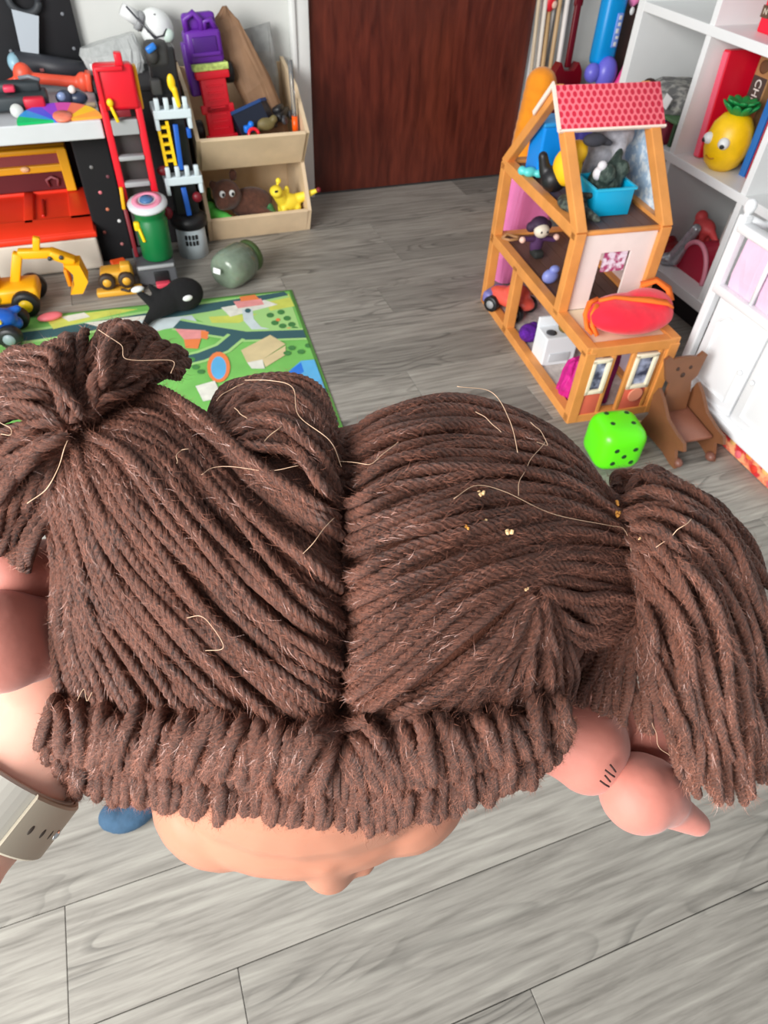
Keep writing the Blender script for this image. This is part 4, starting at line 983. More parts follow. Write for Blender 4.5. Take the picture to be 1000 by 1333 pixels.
b = MB(); b.box((.20, .032, .085), (.012, .06, .06), None, .003); b.build('scoop_lip', mat('deep_amber', (226, 140, 10), .45), t)  # lip in a deeper amber than the scoop
t = empty('toy_bulldozer', (-.078, 2.445, 0), rz=R(-3), label='small mustard toy bulldozer beside the green canister', cat='toy vehicle')
MUST = mat('mustard_plastic', (222, 164, 50), .45)
b = MB(); b.box((0, 0, .05), (.11, .07, .05), None, .010); b.box((.0, -.045, .012), (.155, .04, .022), None, .006); b.box((.035, -.02, .085), (.035, .04, .03), None, .006); b.build('body', MUST, t)
for x in (-.035, .03): wheel(t, (x, -.045, .05), .028, .024, mat('brown_black', (54, 38, 26), .6), MUST)
b = MB(); b.tube([(.005, -.062, .026), (.03, -.066, .018), (.055, -.06, .028)], .005, 6); b.build('grille_bar', MATS['brown_black'], t)
b = MB(); b.box((0, 0, .035), (.052, .04, .05), rzm(.2), .005); o = b.build('toy_block', mat('orange_block', (244, 88, 30), .45)); o.location = (-.065, 2.525, .0); o.location.z = .003; tag(o, 'orange-red toy block behind the mustard bulldozer', 'toy block')
t = empty('toy_racer', (-.50, 2.215, .004), rz=R(-10), label='blue toy racing car with a grey wheel on the play mat corner', cat='toy car')
blob('body', [('b', (0, 0, .05), (.12, .05, .035)), ('b', (.06, -.01, .075), (.05, .04, .03)), ('l', (.05, 0, .07), (.11, .02, .09), .02, .012)], mat('racer_blue', (20, 84, 176), .35), t, .006, 3)
b = MB(); b.box((.05, -.045, .075), (.05, .02, .012), Matrix.Rotation(-.4, 4, 'Y'), .003); b.build('stripe', mat('lemon', (236, 210, 70), .4), t)
b = MB(); b.box((-.02, -.04, .022), (.20, .03, .03), None, .006); b.build('skirt', BLACK, t)
for x, y in ((.085, -.058), (-.08, -.058), (.085, .058), (-.08, .058)): wheel(t, (x, y, .036), .036, .036, BLACK, mat('ash_grey', (132, 146, 150), .45))
b = MB(); b.ball((.045, .04, .11), (.02, .02, .016)); b.build('driver', YEL, t)
b = MB(); b.ball((0, 0, .012), (.04, .02, .012)); o = b.build('toy_fish', mat('salmon_pink', (232, 112, 120), .45)); o.location = fl(67, 418) + Vector((0, 0, .005)); o.rotation_euler = (0, 0, R(10)); tag(o, 'small salmon pink toy on the mat edge beside the blue racing car', 'toy')
# --- jar and orca
t = empty('plastic_jar', (.335, 2.375, .0), label='round green tinted jar lying on its side below the pine bins', cat='jar')
JR = Matrix.Translation((0, 0, .068)) @ rzm(R(42)) @ ry(R(90))
b = MB(); b.lathe([(.0, -.085), (.05, -.085), (.062, -.07), (.068, -.04), (.068, .03), (.06, .05), (.052, .058)], (0, 0, 0), None, 32, False); o = b.build('jar_body', mat('green_tinted_glass', (176, 196, 172), .12, trans=.7), t); o.data.transform(JR)
b = MB(); b.lathe([(.0, .056), (.056, .056), (.058, .062), (.058, .08), (.052, .085), (0, .085)], (0, 0, 0), None, 32, False); o = b.build('lid', mat('moss_lid', (72, 98, 52), .45), t); o.data.transform(JR)
b = MB(); b.lathe([(.0, -.06), (.055, -.06), (.06, -.03), (.058, .02), (0, .02)], (0, 0, 0), None, 24, False); o = b.build('contents', mat('grey_green_filling', (168, 174, 172), .7, .4, 26), t); o.data.transform(JR)
b = MB(); b.box((0, 0, 0), (.002, .030, .018), None, .0005); o = b.build('label_sticker', mat('sticker_white', (240, 242, 242), .4), t); o.location = (-.082, -.068, .085); o.rotation_euler = (0, R(14), R(42))
OM = mat('black_plush', (9, 9, 11), .95, .2, 90, .4)
t = empty('plush_orca', (.075, 2.215, .004), rz=R(14), label='black plush whale with white spots lying on the play mat', cat='plush toy')
blob('body', [('b', (.05, 0, .055), (.068, .052, .055)), ('l', (.0, 0, .05), (-.09, -.03, .022), .044, .014), ('l', (-.06, .01, .05), (-.085, .05, .075), .018, .010), ('l', (-.09, -.03, .02), (-.125, -.06, .012), .014, .010), ('l', (-.03, .01, .07), (-.05, .02, .10), .018, .010)], OM, t, .006, 4)
b = MB(); b.ball((.045, -.050, .066), (.017, .006, .010)); b.build('eye_patch', WHITE, t)
b = MB(); b.ball((-.085, .052, .085), (.022, .012, .010)); b.build('fin_tip', WHITE, t)
b = MB(); b.ball((-.125, -.065, .012), (.012, .010, .008)); b.build('tail_tip', WHITE, t)
# --- play mat with a printed town
MATRZ = R(-4)
t0 = Vector((.504, 2.26, 0)); mx_ = Vector((math.cos(MATRZ), math.sin(MATRZ), 0)); my_ = Vector((-math.sin(MATRZ), math.cos(MATRZ), 0))
mc = t0 - mx_ * .6 - my_ * .46
matmats = [mat('mat_green', (118, 190, 92), .85, .12, 9), mat('mat_road', (52, 92, 98), .85), mat('mat_yellow', (206, 214, 96), .85, .1, 20), mat('mat_blue', (92, 176, 226), .85, .15, 10), mat('mat_pale', (206, 220, 222), .85, .1, 20),
           mat('mat_tan', (214, 196, 150), .85, .08, 20), mat('mat_orange', (236, 132, 72), .85), mat('mat_pink', (232, 152, 150), .85, .1, 30), mat('mat_dark_green', (66, 128, 66), .85, .2, 40), mat('mat_edge', (88, 146, 66), .85), mat('mat_deep_blue', (40, 120, 220), .85), mat('mat_white', (226, 226, 214), .85, .1, 40), mat('mat_light_green', (164, 212, 130), .85)]
b = MB(); b.mat(9); b.box((0, 0, .0018), (1.2, .92, .0034), None, .001); b.mat(0); b.box((0, 0, .0020), (1.178, .898, .0036))
lvl = [.0042]
def patch(mi, pts):
    lvl[0] += .00006; b.mat(mi)
    P = []
    for x, y in pts:
        p = fl(x, y) - mc; P.append(Vector((max(-.588, min(.588, p.dot(mx_))), max(-.448, min(.448, p.dot(my_))), lvl[0])))
    b._add(P, [list(range(len(P)))])
def ribbon(mi, pts, w):
    Q = [fl(x, y) - mc for x, y in pts]; Q = [Vector((p.dot(mx_), p.dot(my_), 0)) for p in Q]; n = len(Q); A, B_ = [], []
    lvl[0] += .00006; b.mat(mi)
    for i in range(n):
        d = (Q[min(i + 1, n - 1)] - Q[max(i - 1, 0)]).normalized(); nrm = Vector((-d.y, d.x, 0))
        for L_, s_ in ((A, 1), (B_, -1)):
            q = Q[i] + nrm * s_ * w / 2; L_.append(Vector((max(-.588, min(.588, q.x)), max(-.448, min(.448, q.y)), lvl[0])))
    b._add(A + B_, [[i, i + 1, n + i + 1, n + i] for i in range(n - 1)])
def oval(mi, cx, cy, ax, ay, n=18): patch(mi, [(cx + ax * math.cos(2 * math.pi * i / n), cy + ay * math.sin(2 * math.pi * i / n)) for i in range(n)])
patch(12, [(240, 410), (375, 384), (392, 432), (300, 436)])
patch(2, [(344, 390), (376, 384), (384, 400), (352, 406)])
ribbon(12, [(-60, 452), (60, 436), (170, 418), (270, 402), (372, 381)], .085); ribbon(1, [(-60, 452), (60, 436), (170, 418), (270, 402), (372, 381)], .055)
patch(2, [(60, 416), (150, 400), (180, 404), (120, 418), (70, 430)]); patch(11, [(80, 414), (110, 408), (118, 414), (90, 420)])
patch(11, [(110, 422), (190, 412), (236, 424), (180, 440)]); patch(4, [(170, 420), (250, 412), (260, 424), (200, 432)])
patch(2, [(272, 414), (335, 410), (312, 422), (276, 422)]); patch(11, [(288, 402), (345, 392), (362, 398), (300, 414)]); patch(7, [(304, 394), (340, 390), (344, 398), (310, 403)]); patch(6, [(312, 388), (332, 385), (338, 391), (314, 394)])
ribbon(4, [(322, 404), (324, 418), (335, 430), (360, 436)], .035); oval(1, 323, 406, 4, 3)
for x, y in ((352, 412), (366, 408), (374, 416), (380, 424), (368, 426), (358, 422), (384, 430)): oval(8, x, y, 5, 3.2, 10)
for x, y in ((362, 418), (376, 430)): oval(6, x, y, 3, 2, 8)
ribbon(12, [(230, 424), (275, 432), (320, 439), (400, 436)], .075); ribbon(1, [(230, 424), (275, 432), (320, 439), (400, 436)], .05)
ribbon(12, [(308, 440), (290, 455), (262, 466), (236, 472)], .07); ribbon(1, [(308, 440), (290, 455), (262, 466), (236, 472)], .045)
patch(7, [(228, 430), (268, 432), (272, 442), (240, 444)]); patch(6, [(262, 432), (272, 434), (270, 444), (262, 442)]); patch(6, [(240, 444), (262, 443), (258, 456), (242, 455)])
patch(5, [(314, 458), (352, 438), (372, 450), (342, 470), (322, 474)]); patch(11, [(322, 474), (342, 470), (345, 482), (328, 482)]); patch(5, [(342, 470), (372, 452), (372, 464), (346, 480)])
oval(6, 285, 480, 15, 20); oval(3, 285, 481, 10, 15)
for x, y in ((255, 480), (262, 486), (250, 470), (380, 455), (392, 460), (374, 462), (402, 452)): oval(8, x, y, 5, 3, 10)
patch(3, [(376, 486), (392, 472), (412, 470), (424, 500), (432, 530), (405, 520), (385, 500)]); patch(10, [(376, 486), (392, 474), (396, 486), (382, 496)])
ribbon(12, [(-40, 520), (60, 505), (120, 480)], .08); ribbon(1, [(-40, 520), (60, 505), (120, 480)], .05)
patch(11, [(255, 505), (280, 498), (290, 520), (265, 525)]); oval(8, 428, 525, 5, 4, 10); oval(3, 438, 548, 5, 7, 10)
ribbon(12, [(-40, 640), (120, 600), (280, 615), (470, 600)], .085); ribbon(1, [(-40, 640), (120, 600), (280, 615), (470, 600)], .055)
patch(11, [(60, 545), (130, 535), (140, 560), (75, 570)]); patch(6, [(150, 535), (190, 530), (195, 550), (158, 556)]); patch(5, [(250, 560), (320, 548), (335, 580), (265, 590)])
oval(3, 180, 660, 60, 26); oval(2, 380, 640, 40, 22)
for x, y in ((210, 565), (225, 575), (200, 580), (360, 570), (375, 580), (60, 590)): oval(8, x, y, 7, 5, 10)
pmat = b.build('play_mat', matmats); pmat.location = mc; pmat.rotation_euler = (0, 0, MATRZ)
tag(pmat, 'green play mat printed with roads and town, lying behind the doll', 'play mat')
# --- small blue cloth on the floor nearer the viewer
c = fl(175, 1066)
o = blob('cloth_bundle', [('b', (0, 0, .022), (.045, .028, .022)), ('b', (.02, .015, .026), (.03, .026, .022)), ('b', (-.025, .01, .024), (.028, .026, .022))], mat('denim_blue', (52, 82, 108), .85, .15, 60, .4), None, .004, 4); o.location = c; o.rotation_euler = (0, 0, R(10))
tag(o, 'small blue creased cloth lying on the floor just beyond the fringe', 'cloth')
# ------------------------------------------------------------------ right: dollhouse, shelf, doll furniture
HRZ = R(-5); HO = Vector((1.079, 1.286, 0))
OAK = mat('honey_oak', (222, 148, 76), .45, .10, 16, .04)
WALNUT = mat('dark_walnut_floor', (96, 66, 56), .5, .15, 10)
def dots_mat(name, base, dot, sx, sy, rad):
    m = bpy.data.materials.new(name); m.use_nodes = True; nt = m.node_tree; N = nt.nodes; L = nt.links; bs = N['Principled BSDF']
    tc = N.new('ShaderNodeTexCoord'); sp = N.new('ShaderNodeSeparateXYZ'); L.new(tc.outputs['Object'], sp.inputs[0])
    def mth(op, a, b_=None):
        n = N.new('ShaderNodeMath'); n.operation = op
        for i, v in enumerate((a, b_)):
            if v is None: continue
            if isinstance(v, (int, float)): n.inputs[i].default_value = v
            else: L.new(v, n.inputs[i])
        return n.outputs[0]
    yv = mth('DIVIDE', sp.outputs['Y'], sy); row = mth('FLOOR', yv)
    off = mth('MULTIPLY', mth('MODULO', mth('ADD', row, 100.0), 2.0), .5)
    xv = mth('FRACT', mth('ADD', mth('ADD', mth('DIVIDE', sp.outputs['X'], sx), off), 100.0)); yf = mth('FRACT', mth('ADD', yv, 100.0))
    dx = mth('MULTIPLY', mth('SUBTRACT', xv, .5), sx); dy = mth('MULTIPLY', mth('SUBTRACT', yf, .5), sy * .78)
    d = mth('SQRT', mth('ADD', mth('MULTIPLY', dx, dx), mth('MULTIPLY', dy, dy)))
    rp = N.new('ShaderNodeValToRGB'); e = rp.color_ramp.elements
    e[0].position = 0; e[0].color = (*lin(dot), 1); e[1].position = 1; e[1].color = (*lin(base), 1)
    x = e.new(.42); x.color = (*lin(dot), 1); x = e.new(.55); x.color = (*lin(base), 1)
    L.new(mth('MULTIPLY', d, .5 / rad), rp.inputs['Fac']); L.new(rp.outputs[0], bs.inputs['Base Color']); bs.inputs['Roughness'].default_value = .5
    return m
def speck_mat(name, a, c, scale, lo=.45, hi=.6):
    m = bpy.data.materials.new(name); m.use_nodes = True; nt = m.node_tree; bs = nt.nodes['Principled BSDF']
    tc = nt.nodes.new('ShaderNodeTexCoord'); n = nt.nodes.new('ShaderNodeTexNoise'); n.inputs['Scale'].default_value = scale; n.inputs['Detail'].default_value = 3
    nt.links.new(tc.outputs['Object'], n.inputs['Vector']); rp = nt.nodes.new('ShaderNodeValToRGB')
    rp.color_ramp.elements[0].position = lo; rp.color_ramp.elements[1].position = hi
    rp.color_ramp.elements[0].color = (*lin(a), 1); rp.color_ramp.elements[1].color = (*lin(c), 1)
    nt.links.new(n.outputs['Fac'], rp.inputs['Fac']); nt.links.new(rp.outputs[0], bs.inputs['Base Color']); bs.inputs['Roughness'].default_value = .7
    return m
house = empty('dollhouse', HO, HRZ, 'open honey-wood dollhouse with a red dotted roof panel and windowed front', 'dollhouse')
W, DF, DB_, Z1, Z2, ZR, YR = .285, .205, .72, .238, .472, .742, .462
POST = .031
def beam(a, c, name='beam', w=POST, t_=POST):
    b = MB(); b.bar(a, c, w, t_, up=(1, 0, 0), bev=.0025); return b.build(name, OAK, house)
xs = (POST / 2, W - POST / 2)
for x in xs:
    beam((x, .011, 0), (x, .011, Z1), 'post'); beam((x, DB_ - .011, 0), (x, DB_ - .011, Z2 + .005), 'post'); beam((x, DF, Z1), (x, DF, Z2 + .005), 'post')
    beam((x, 0, .011), (x, DB_, .011), 'sill_beam'); beam((x, 0, Z1), (x, DB_, Z1), 'floor_beam'); beam((x, DF - .01, Z2), (x, DB_, Z2), 'floor_beam')
    beam((x, DF - .005, Z2), (x, YR, ZR), 'rafter', POST, .030); beam((x, DB_, Z2), (x, YR, ZR), 'rafter', .028, .026)
beam((POST / 2, .50, 0), (POST / 2, .50, Z1), 'post')
for y, z in ((.011, Z1), (DB_ - .011, Z1), (.011, .011), (DB_ - .011, .011), (DB_ - .011, Z2)): beam((0.012, y + (.0013 if y < .1 else -.0013), z - .0013), (W - .012, y + (.0013 if y < .1 else -.0013), z - .0013), 'cross_beam')
beam((.01, DF, Z2), (W - .01, DF, Z2), 'cross_beam', .012, .012)
CREAM = mat('cream_board', (240, 224, 190), .6, .04, 12)
b = MB(); b.box((W / 2, .11, Z1 + .002), (W - .04, .19, .012)); b.build('terrace', CREAM, house)
b = MB(); b.box((W / 2, DB_ / 2, .012), (W - .03, DB_ - .03, .010)); b.build('ground_floor', mat('pale_patterned_floor', (212, 202, 196), .6, .25, 40), house)
def boards(z, y0, y1, n):
    for k in range(n):
        x0 = .012 + (W - .024) * k / n; x1 = .012 + (W - .024) * (k + 1) / n
        b = MB(); b.box(((x0 + x1) / 2, (y0 + y1) / 2, z), (x1 - x0 - .0012, y1 - y0, .008), None, .0008); b.build('floorboard', WALNUT, house)
boards(Z1 + .004, DF, DB_ - .02, 7); boards(Z2 + .002, DF + .004, DB_ - .02, 8)
WALLP = speck_mat('blue_speckle_paper', (168, 194, 218), (226, 236, 242), 60)
b = MB(); b.prism([(DF + .015, Z2), (DB_ - .015, Z2), (YR, ZR - .02)], .005, Matrix.Translation((W - .010, 0, 0)) @ YZ); b.build('attic_wall', WALLP, house)
b = MB(); b.box((W - .008, (DF + DB_) / 2, (Z1 + Z2) / 2), (.005, DB_ - DF - .02, Z2 - Z1)); b.build('side_wall', mat('pale_rose_paper', (228, 206, 202), .7, .06, 20), house)
b = MB(); b.box((W - .008, DB_ / 2, Z1 / 2), (.005, DB_ - .02, Z1)); b.build('side_wall', mat('lilac_paper', (206, 190, 206), .7, .1, 20), house)
# front wall of the first storey: whitish panel with an opening
FW = mat('whitewashed_panel', (236, 222, 216), .65, .05, 14)
for x0, x1, z0, z1 in ((.02, .098, Z1 + .01, Z2), (.19, W - .02, Z1 + .01, Z2), (.098, .19, Z1 + .175, Z2)):
    b = MB(); b.box(((x0 + x1) / 2, DF + .002, (z0 + z1) / 2), (x1 - x0, .006, z1 - z0)); b.build('front_panel', FW, house)
b = MB(); b.box((.15, DF + .008, Z1 + .145), (.07, .004, .06)); b.build('picture', speck_mat('flower_print', (170, 60, 110), (232, 222, 236), 60), house)
# ground storey front: windows, coral panels, doorway
CORAL = mat('coral_panel', (226, 108, 84), .5)
for x in (.022, .092, .155, .222 + .015): beam((x, .006, .02), (x, .006, Z1 - .01), 'mullion', .012, .014)
for x0, x1 in ((.028, .086), (.161, .231)):
    cx = (x0 + x1) / 2; w = x1 - x0
    fr = MB()
    for dz, h in ((.105, .012), (.208, .012)): fr.box((cx, .0, dz), (w, .012, h), None, .002)
    for sx in (x0 + .006, x1 - .006): fr.box((sx, .0, .156), (.012, .012, .115), None, .002)
    f_ = fr.build('window_frame', mat('cream_frame', (246, 234, 206), .5), house)
    b = MB(); b.box((cx, .004, .156), (w - .024, .003, .09)); b.build('pane', speck_mat('window_print', (56, 60, 84), (176, 184, 214), 30, .4, .62), f_)
    b = MB(); b.box((cx, .004, .06), (w, .006, .078), None, .002); b.build('panel', CORAL, house)
b = MB(); b.lathe([(.020, 0), (.024, 0), (.024, .003), (.020, .003)], (.20, -.002, .075), rx(R(90)), 20); b.build('ring_print', mat('peach_print', (240, 150, 120), .5), house)
b = MB(); b.box((.262, .004, .12), (.03, .006, .20), None, .002); b.build('panel', OAK, house)
# roof panel with dots, cream edging
rv = Vector((0, DF - YR, Z2 - ZR)).normalized(); nrm = Vector((1, 0, 0)).cross(rv).normalized()
if nrm.z < 0: nrm = -nrm
Lr = .115
RMX = Matrix([[1, rv.x, nrm.x, -.012], [0, rv.y, nrm.y, YR + nrm.y * .016], [0, rv.z, nrm.z, ZR + nrm.z * .016], [0, 0, 0, 1]])
b = MB(); b.box(((W + .024) / 2, Lr / 2, 0), (W + .024, Lr, .006), None, .001); o = b.build('roof_panel', dots_mat('red_scallop_roof', (248, 120, 132), (206, 32, 62), .0185, .0165, .0062), house); o.matrix_local = RMX
b = MB(); b.box(((W + .024) / 2, Lr, 0), (W + .026, .006, .009)); b.box((0, Lr / 2, 0), (.007, Lr, .009)); b.build('edging', mat('ivory_edge', (248, 226, 212), .5), o)
b = MB(); b.bar((-.004, YR + .004, ZR + .012), (-.004, YR + .09, ZR + .012 - .09 * (ZR - Z2) / (DB_ - YR)), .012, .005, up=(1, 0, 0)); b.build('edging', MATS['ivory_edge'], house)
def hw(x, y, z): return HO + Matrix.Rotation(HRZ, 3, 'Z') @ Vector((x, y, z))
# things in the attic
ZA = Z2 + .0065
t = empty('toy_tub', hw(.142, .335, ZA), HRZ, 'turquoise plastic tub on the dollhouse attic floor', 'tub'); t.scale = (.74, .85, .9)
b = MB()
for pts in (((0, 0, .004), (.145, .12, .006)), ((0, -.062, .04), (.150, .006, .078)), ((0, .062, .04), (.150, .006, .078)), ((-.074, 0, .04), (.006, .12, .078)), ((.074, 0, .04), (.006, .12, .078))): b.box(*pts, None, .002)
b.build('shell', TEALP, t)
b = MB()
for a, c in (((-.08, -.066, .08), (.08, -.066, .08)), ((-.08, .066, .08), (.08, .066, .08)), ((-.08, -.066, .08), (-.08, .066, .08)), ((.08, -.066, .08), (.08, .066, .08))): b.bar(a, c, .008, .006)
b.build('rim', mat('turquoise_rim', (30, 186, 226), .35), t)
o = blob('plush_crocodile', [('b', (0, 0, .06), (.07, .05, .045)), ('b', (-.03, -.03, .09), (.035, .03, .026)), ('b', (.04, -.02, .095), (.03, .03, .024)), ('l', (.02, 0, .09), (.06, .03, .12), .025, .014)], speck_mat('dark_green_plush', (36, 52, 46), (70, 84, 76), 60), None, .006, 3); o.location = hw(.145, .35, ZA + .006); o.scale = (.72, .85, 1); tag(o, 'dark green lumpy plush filling the turquoise tub', 'plush toy')
o = blob('plush_elephant', [('b', (0, 0, .11), (.05, .045, .06)), ('b', (.0, -.03, .16), (.045, .035, .04)), ('l', (0, -.06, .15), (-.015, -.085, .10), .018, .012), ('b', (.04, -.01, .185), (.03, .012, .028)), ('b', (-.04, -.01, .185), (.028, .012, .026)), ('l', (.03, -.02, .08), (.04, -.05, .02), .024, .02), ('l', (-.03, .0, .08), (-.04, .0, .012), .024, .02), ('l', (.03, .02, .08), (.03, .03, .012), .024, .02)], mat('fluffy_grey', (158, 158, 166), .95, .25, 60, .6, sheen=.4), None, .006, 2); o.location = hw(.19, .452, ZA - .012); o.scale = (1.2, .9, 1.05); tag(o, 'fluffy light grey plush behind the turquoise tub in the attic', 'plush toy')
t = empty('toy_duck', hw(.058, .415, ZA), HRZ + .3, 'yellow and black toy duck at the open side of the attic', 'toy duck')
blob('body', [('b', (0, 0, .085), (.035, .045, .05)), ('b', (.005, -.02, .13), (.028, .028, .03))], mat('duck_yellow', (252, 196, 30), .5), t, .005, 3)
blob('dark_legs', [('b', (-.01, .03, .045), (.04, .035, .035)), ('l', (-.03, .05, .06), (-.04, .06, .10), .018, .014), ('l', (.01, -.02, .045), (.02, -.045, .012), .018, .012)], BLACK, t, .005, 3)
o = blob('toy_penguin', [('b', (0, 0, .03), (.03, .024, .03)), ('b', (.0, -.01, .065), (.022, .02, .022))], mat('penguin_white', (214, 210, 216), .6), None, .004, 2); o.location = hw(.108, .33, ZA + .078); o.scale = (.6,) * 3; tag(o, 'small white toy head perched over the turquoise tub', 'toy')
o = blob('toy_bat', [('b', (0, 0, .0), (.045, .03, .022)), ('l', (.02, 0, 0), (.06, -.01, -.012), .018, .010)], mat('dark_slate_plush', (52, 52, 60), .9), None, .004, 2); o.location = hw(.098, .375, ZA + .165); o.scale = (.75,) * 3; tag(o, 'dark slate toy just under the dotted roof edge', 'toy')
o = blob('toy_lizard', [('b', (0, 0, .02), (.04, .05, .02)), ('l', (0, -.04, .02), (.02, -.10, .015), .018, .008), ('l', (.02, .02, .03), (.03, -.03, .05), .012, .008)], speck_mat('charcoal_green', (44, 48, 46), (86, 96, 86), 60), None, .004, 2); o.location = hw(.05, .33, ZA); tag(o, 'charcoal toy lizard on the attic floorboards', 'toy')
o = blob('toy_gem', [('b', (0, 0, .014), (.022, .016, .014)), ('b', (.024, -.014, .012), (.016, .012, .012)), ('b', (-.018, .016, .014), .013)], mat('aqua', (92, 208, 206), .35), None, .003, 1); o.location = hw(.024, .565, ZA + .006); tag(o, 'aqua beaded toy at the back edge of the attic', 'toy')
o = blob('toy_bow', [('b', (-.012, 0, .012), (.012, .008, .011)), ('b', (.012, 0, .012), (.012, .008, .011)), ('b', (0, -.008, .012), .007)], mat('hot_pink', (236, 80, 180), .4), None, .003, 1); o.location = hw(.03, .425, ZA + .028); tag(o, 'tiny hot pink bow beside the toy duck', 'toy bow')
t = empty('blue_box', hw(.092, .60, ZA), HRZ, 'bright blue plastic box at the back of the dollhouse attic', 'box')
b = MB(); b.box((0, 0, .072), (.10, .085, .138), None, .006); b.build('body', mat('azure', (10, 140, 232), .4), t)
b = MB(); b.box((0, 0, .146), (.106, .09, .012), None, .004); b.build('lid', mat('azure_lid', (40, 150, 220), .4), t)
# first storey
ZB = Z1 + .0085
t = empty('small_doll', hw(.085, .55, ZB), HRZ, 'small dark-haired doll with a pale face sitting on the first storey floor', 'doll')
blob('body', [('b', (0, 0, .035), (.022, .018, .034)), ('l', (-.02, -.005, .055), (-.055, -.01, .06), .009, .008), ('l', (.02, -.005, .055), (.052, -.012, .05), .009, .008)], mat('plum_cloth', (74, 40, 84), .8), t, .003, 2)
b = MB(); b.ball((0, -.016, .085), (.025, .022, .022)); hd = b.build('head', mat('doll_face', (226, 214, 196), .5), t)
for sx in (-1, 1):
    b = MB(); b.ball((sx * .010, -.0365, .088), (.003, .002, .004)); b.build('eye', BLACK, hd)
    b = MB(); b.ball((sx * .058, -.012, .058), .010); b.build('hand', mat('doll_skin_pale', (240, 196, 180), .5), t)
blob('hair', [('b', (0, .004, .098), (.03, .028, .022)), ('b', (-.026, .008, .088), .016), ('b', (.028, .008, .09), .016)], mat('plum_black_hair', (54, 30, 58), .7), t, .003, 1)
b = MB(); b.box((0, -.012, .012), (.034, .05, .024), None, .008); b.build('skirt', mat('dark_green_black', (34, 36, 34), .8), t)
b = MB(); b.ball((.0, .0, .022), (.026, .018, .022)); b.ball((.008, -.004, .045), (.016, .013, .012)); o = b.build('toy_cup', mat('lilac', (128, 138, 204), .45)); o.location = hw(.052, .365, ZB); tag(o, 'small lilac toy on the first storey floor behind the corner post', 'toy')
b = MB(); b.tube([(-.03, 0, .01), (-.01, .012, .018), (.012, .0, .012), (.03, -.012, .01), (.012, -.022, .012), (-.012, -.018, .01), (-.03, 0, .01)], .005, 6); o = b.build('wooden_loop', mat('tan_wood', (176, 128, 84), .5)); o.location = hw(.045, .66, ZB); tag(o, 'small tan wooden loop near the back post of the first storey', 'toy')
# ground storey
t = empty('orange_racer', hw(.06, .60, .018), HRZ + R(125), 'coral and lilac toy car parked on the dollhouse ground floor', 'toy car')
blob('body', [('b', (0, 0, .05), (.09, .045, .032)), ('b', (-.02, 0, .08), (.045, .034, .026))], mat('coral_gloss', (232, 92, 76), .25), t, .005, 3)
b = MB(); b.box((.075, 0, .04), (.035, .095, .04), None, .010); b.build('bumper', mat('lilac_bumper', (120, 116, 176), .4), t)
for x in (-.05, .05):
    for y in (-.045, .045): wheel(t, (x, y, .028), .028, .022, BLACK, GREY)
o = blob('pompom', [('b', (0, 0, .03), (.034, .034, .03)), ('b', (.02, .01, .04), .02), ('b', (-.02, -.01, .036), .02)], mat('violet_plush', (88, 20, 142), .9, .3, 120, .7), None, .004, 1); o.location = hw(.048, .41, .018); tag(o, 'violet furry ball on the dollhouse ground floor', 'plush toy')
t = empty('toy_cooker', hw(.085, .30, .018), HRZ, 'white toy cooker standing on the dollhouse ground floor', 'toy cooker')
b = MB(); b.box((0, 0, .05), (.11, .08, .10), None, .004); b.box((0, .036, .115), (.11, .010, .035), None, .003); b.build('body', mat('enamel_white', (232, 236, 240), .35), t)
b = MB(); b.box((0, -.0415, .03), (.07, .004, .03), None, .001); b.build('oven_door', mat('light_grey', (198, 202, 206), .4), t)
for sx in (-.028, .028):
    b = MB(); b.lathe([(.008, .1005), (.016, .1005), (.016, .103), (.008, .103)], (sx, -.01, 0), None, 16); b.build('hotplate', DGREY, t)
b = MB(); b.lathe([(.0, .102), (.022, .102), (.026, .112), (.018, .124), (0, .126)], (.02, -.01, 0), None, 18, False); o = b.build('toy_bread', mat('olive_brown', (110, 92, 40), .7, .3, 60)); o.location = hw(.085, .30, .021); tag(o, 'olive brown toy food on the white cooker', 'toy food')
o = crumple('magenta_skirt', [((0, 0, 0), (.036, 0, 0), (0, .036, 0)), ((0, 0, .03), (.034, 0, 0), (0, .034, 0)), ((0, 0, .07), (.028, 0, 0), (0, .028, 0)), ((.0, 0, .105), (.024, 0, 0), (0, .024, 0)), ((0, 0, .12), (.012, 0, 0), (0, .012, 0))], mat('magenta_tulle', (196, 24, 130), .6, .2, 60), None, .005, 26, 4); o.location = hw(.058, .115, .018); tag(o, 'magenta ruffled doll skirt by the corner post of the ground floor', 'doll dress')
o = crumple('magenta_curtain', [((0, 0, .0), (.026, 0, 0), (0, .010, 0)), ((0, 0, .07), (.024, 0, 0), (0, .012, 0)), ((0, 0, .14), (.025, 0, 0), (0, .012, 0)), ((0, 0, .195), (.027, 0, 0), (0, .008, 0))], mat('plum_tulle', (140, 20, 100), .6, .25, 50), None, .004, 30, 8); o.location = hw(.124, .05, .018); tag(o, 'plum curtain hanging in the dollhouse doorway', 'curtain')
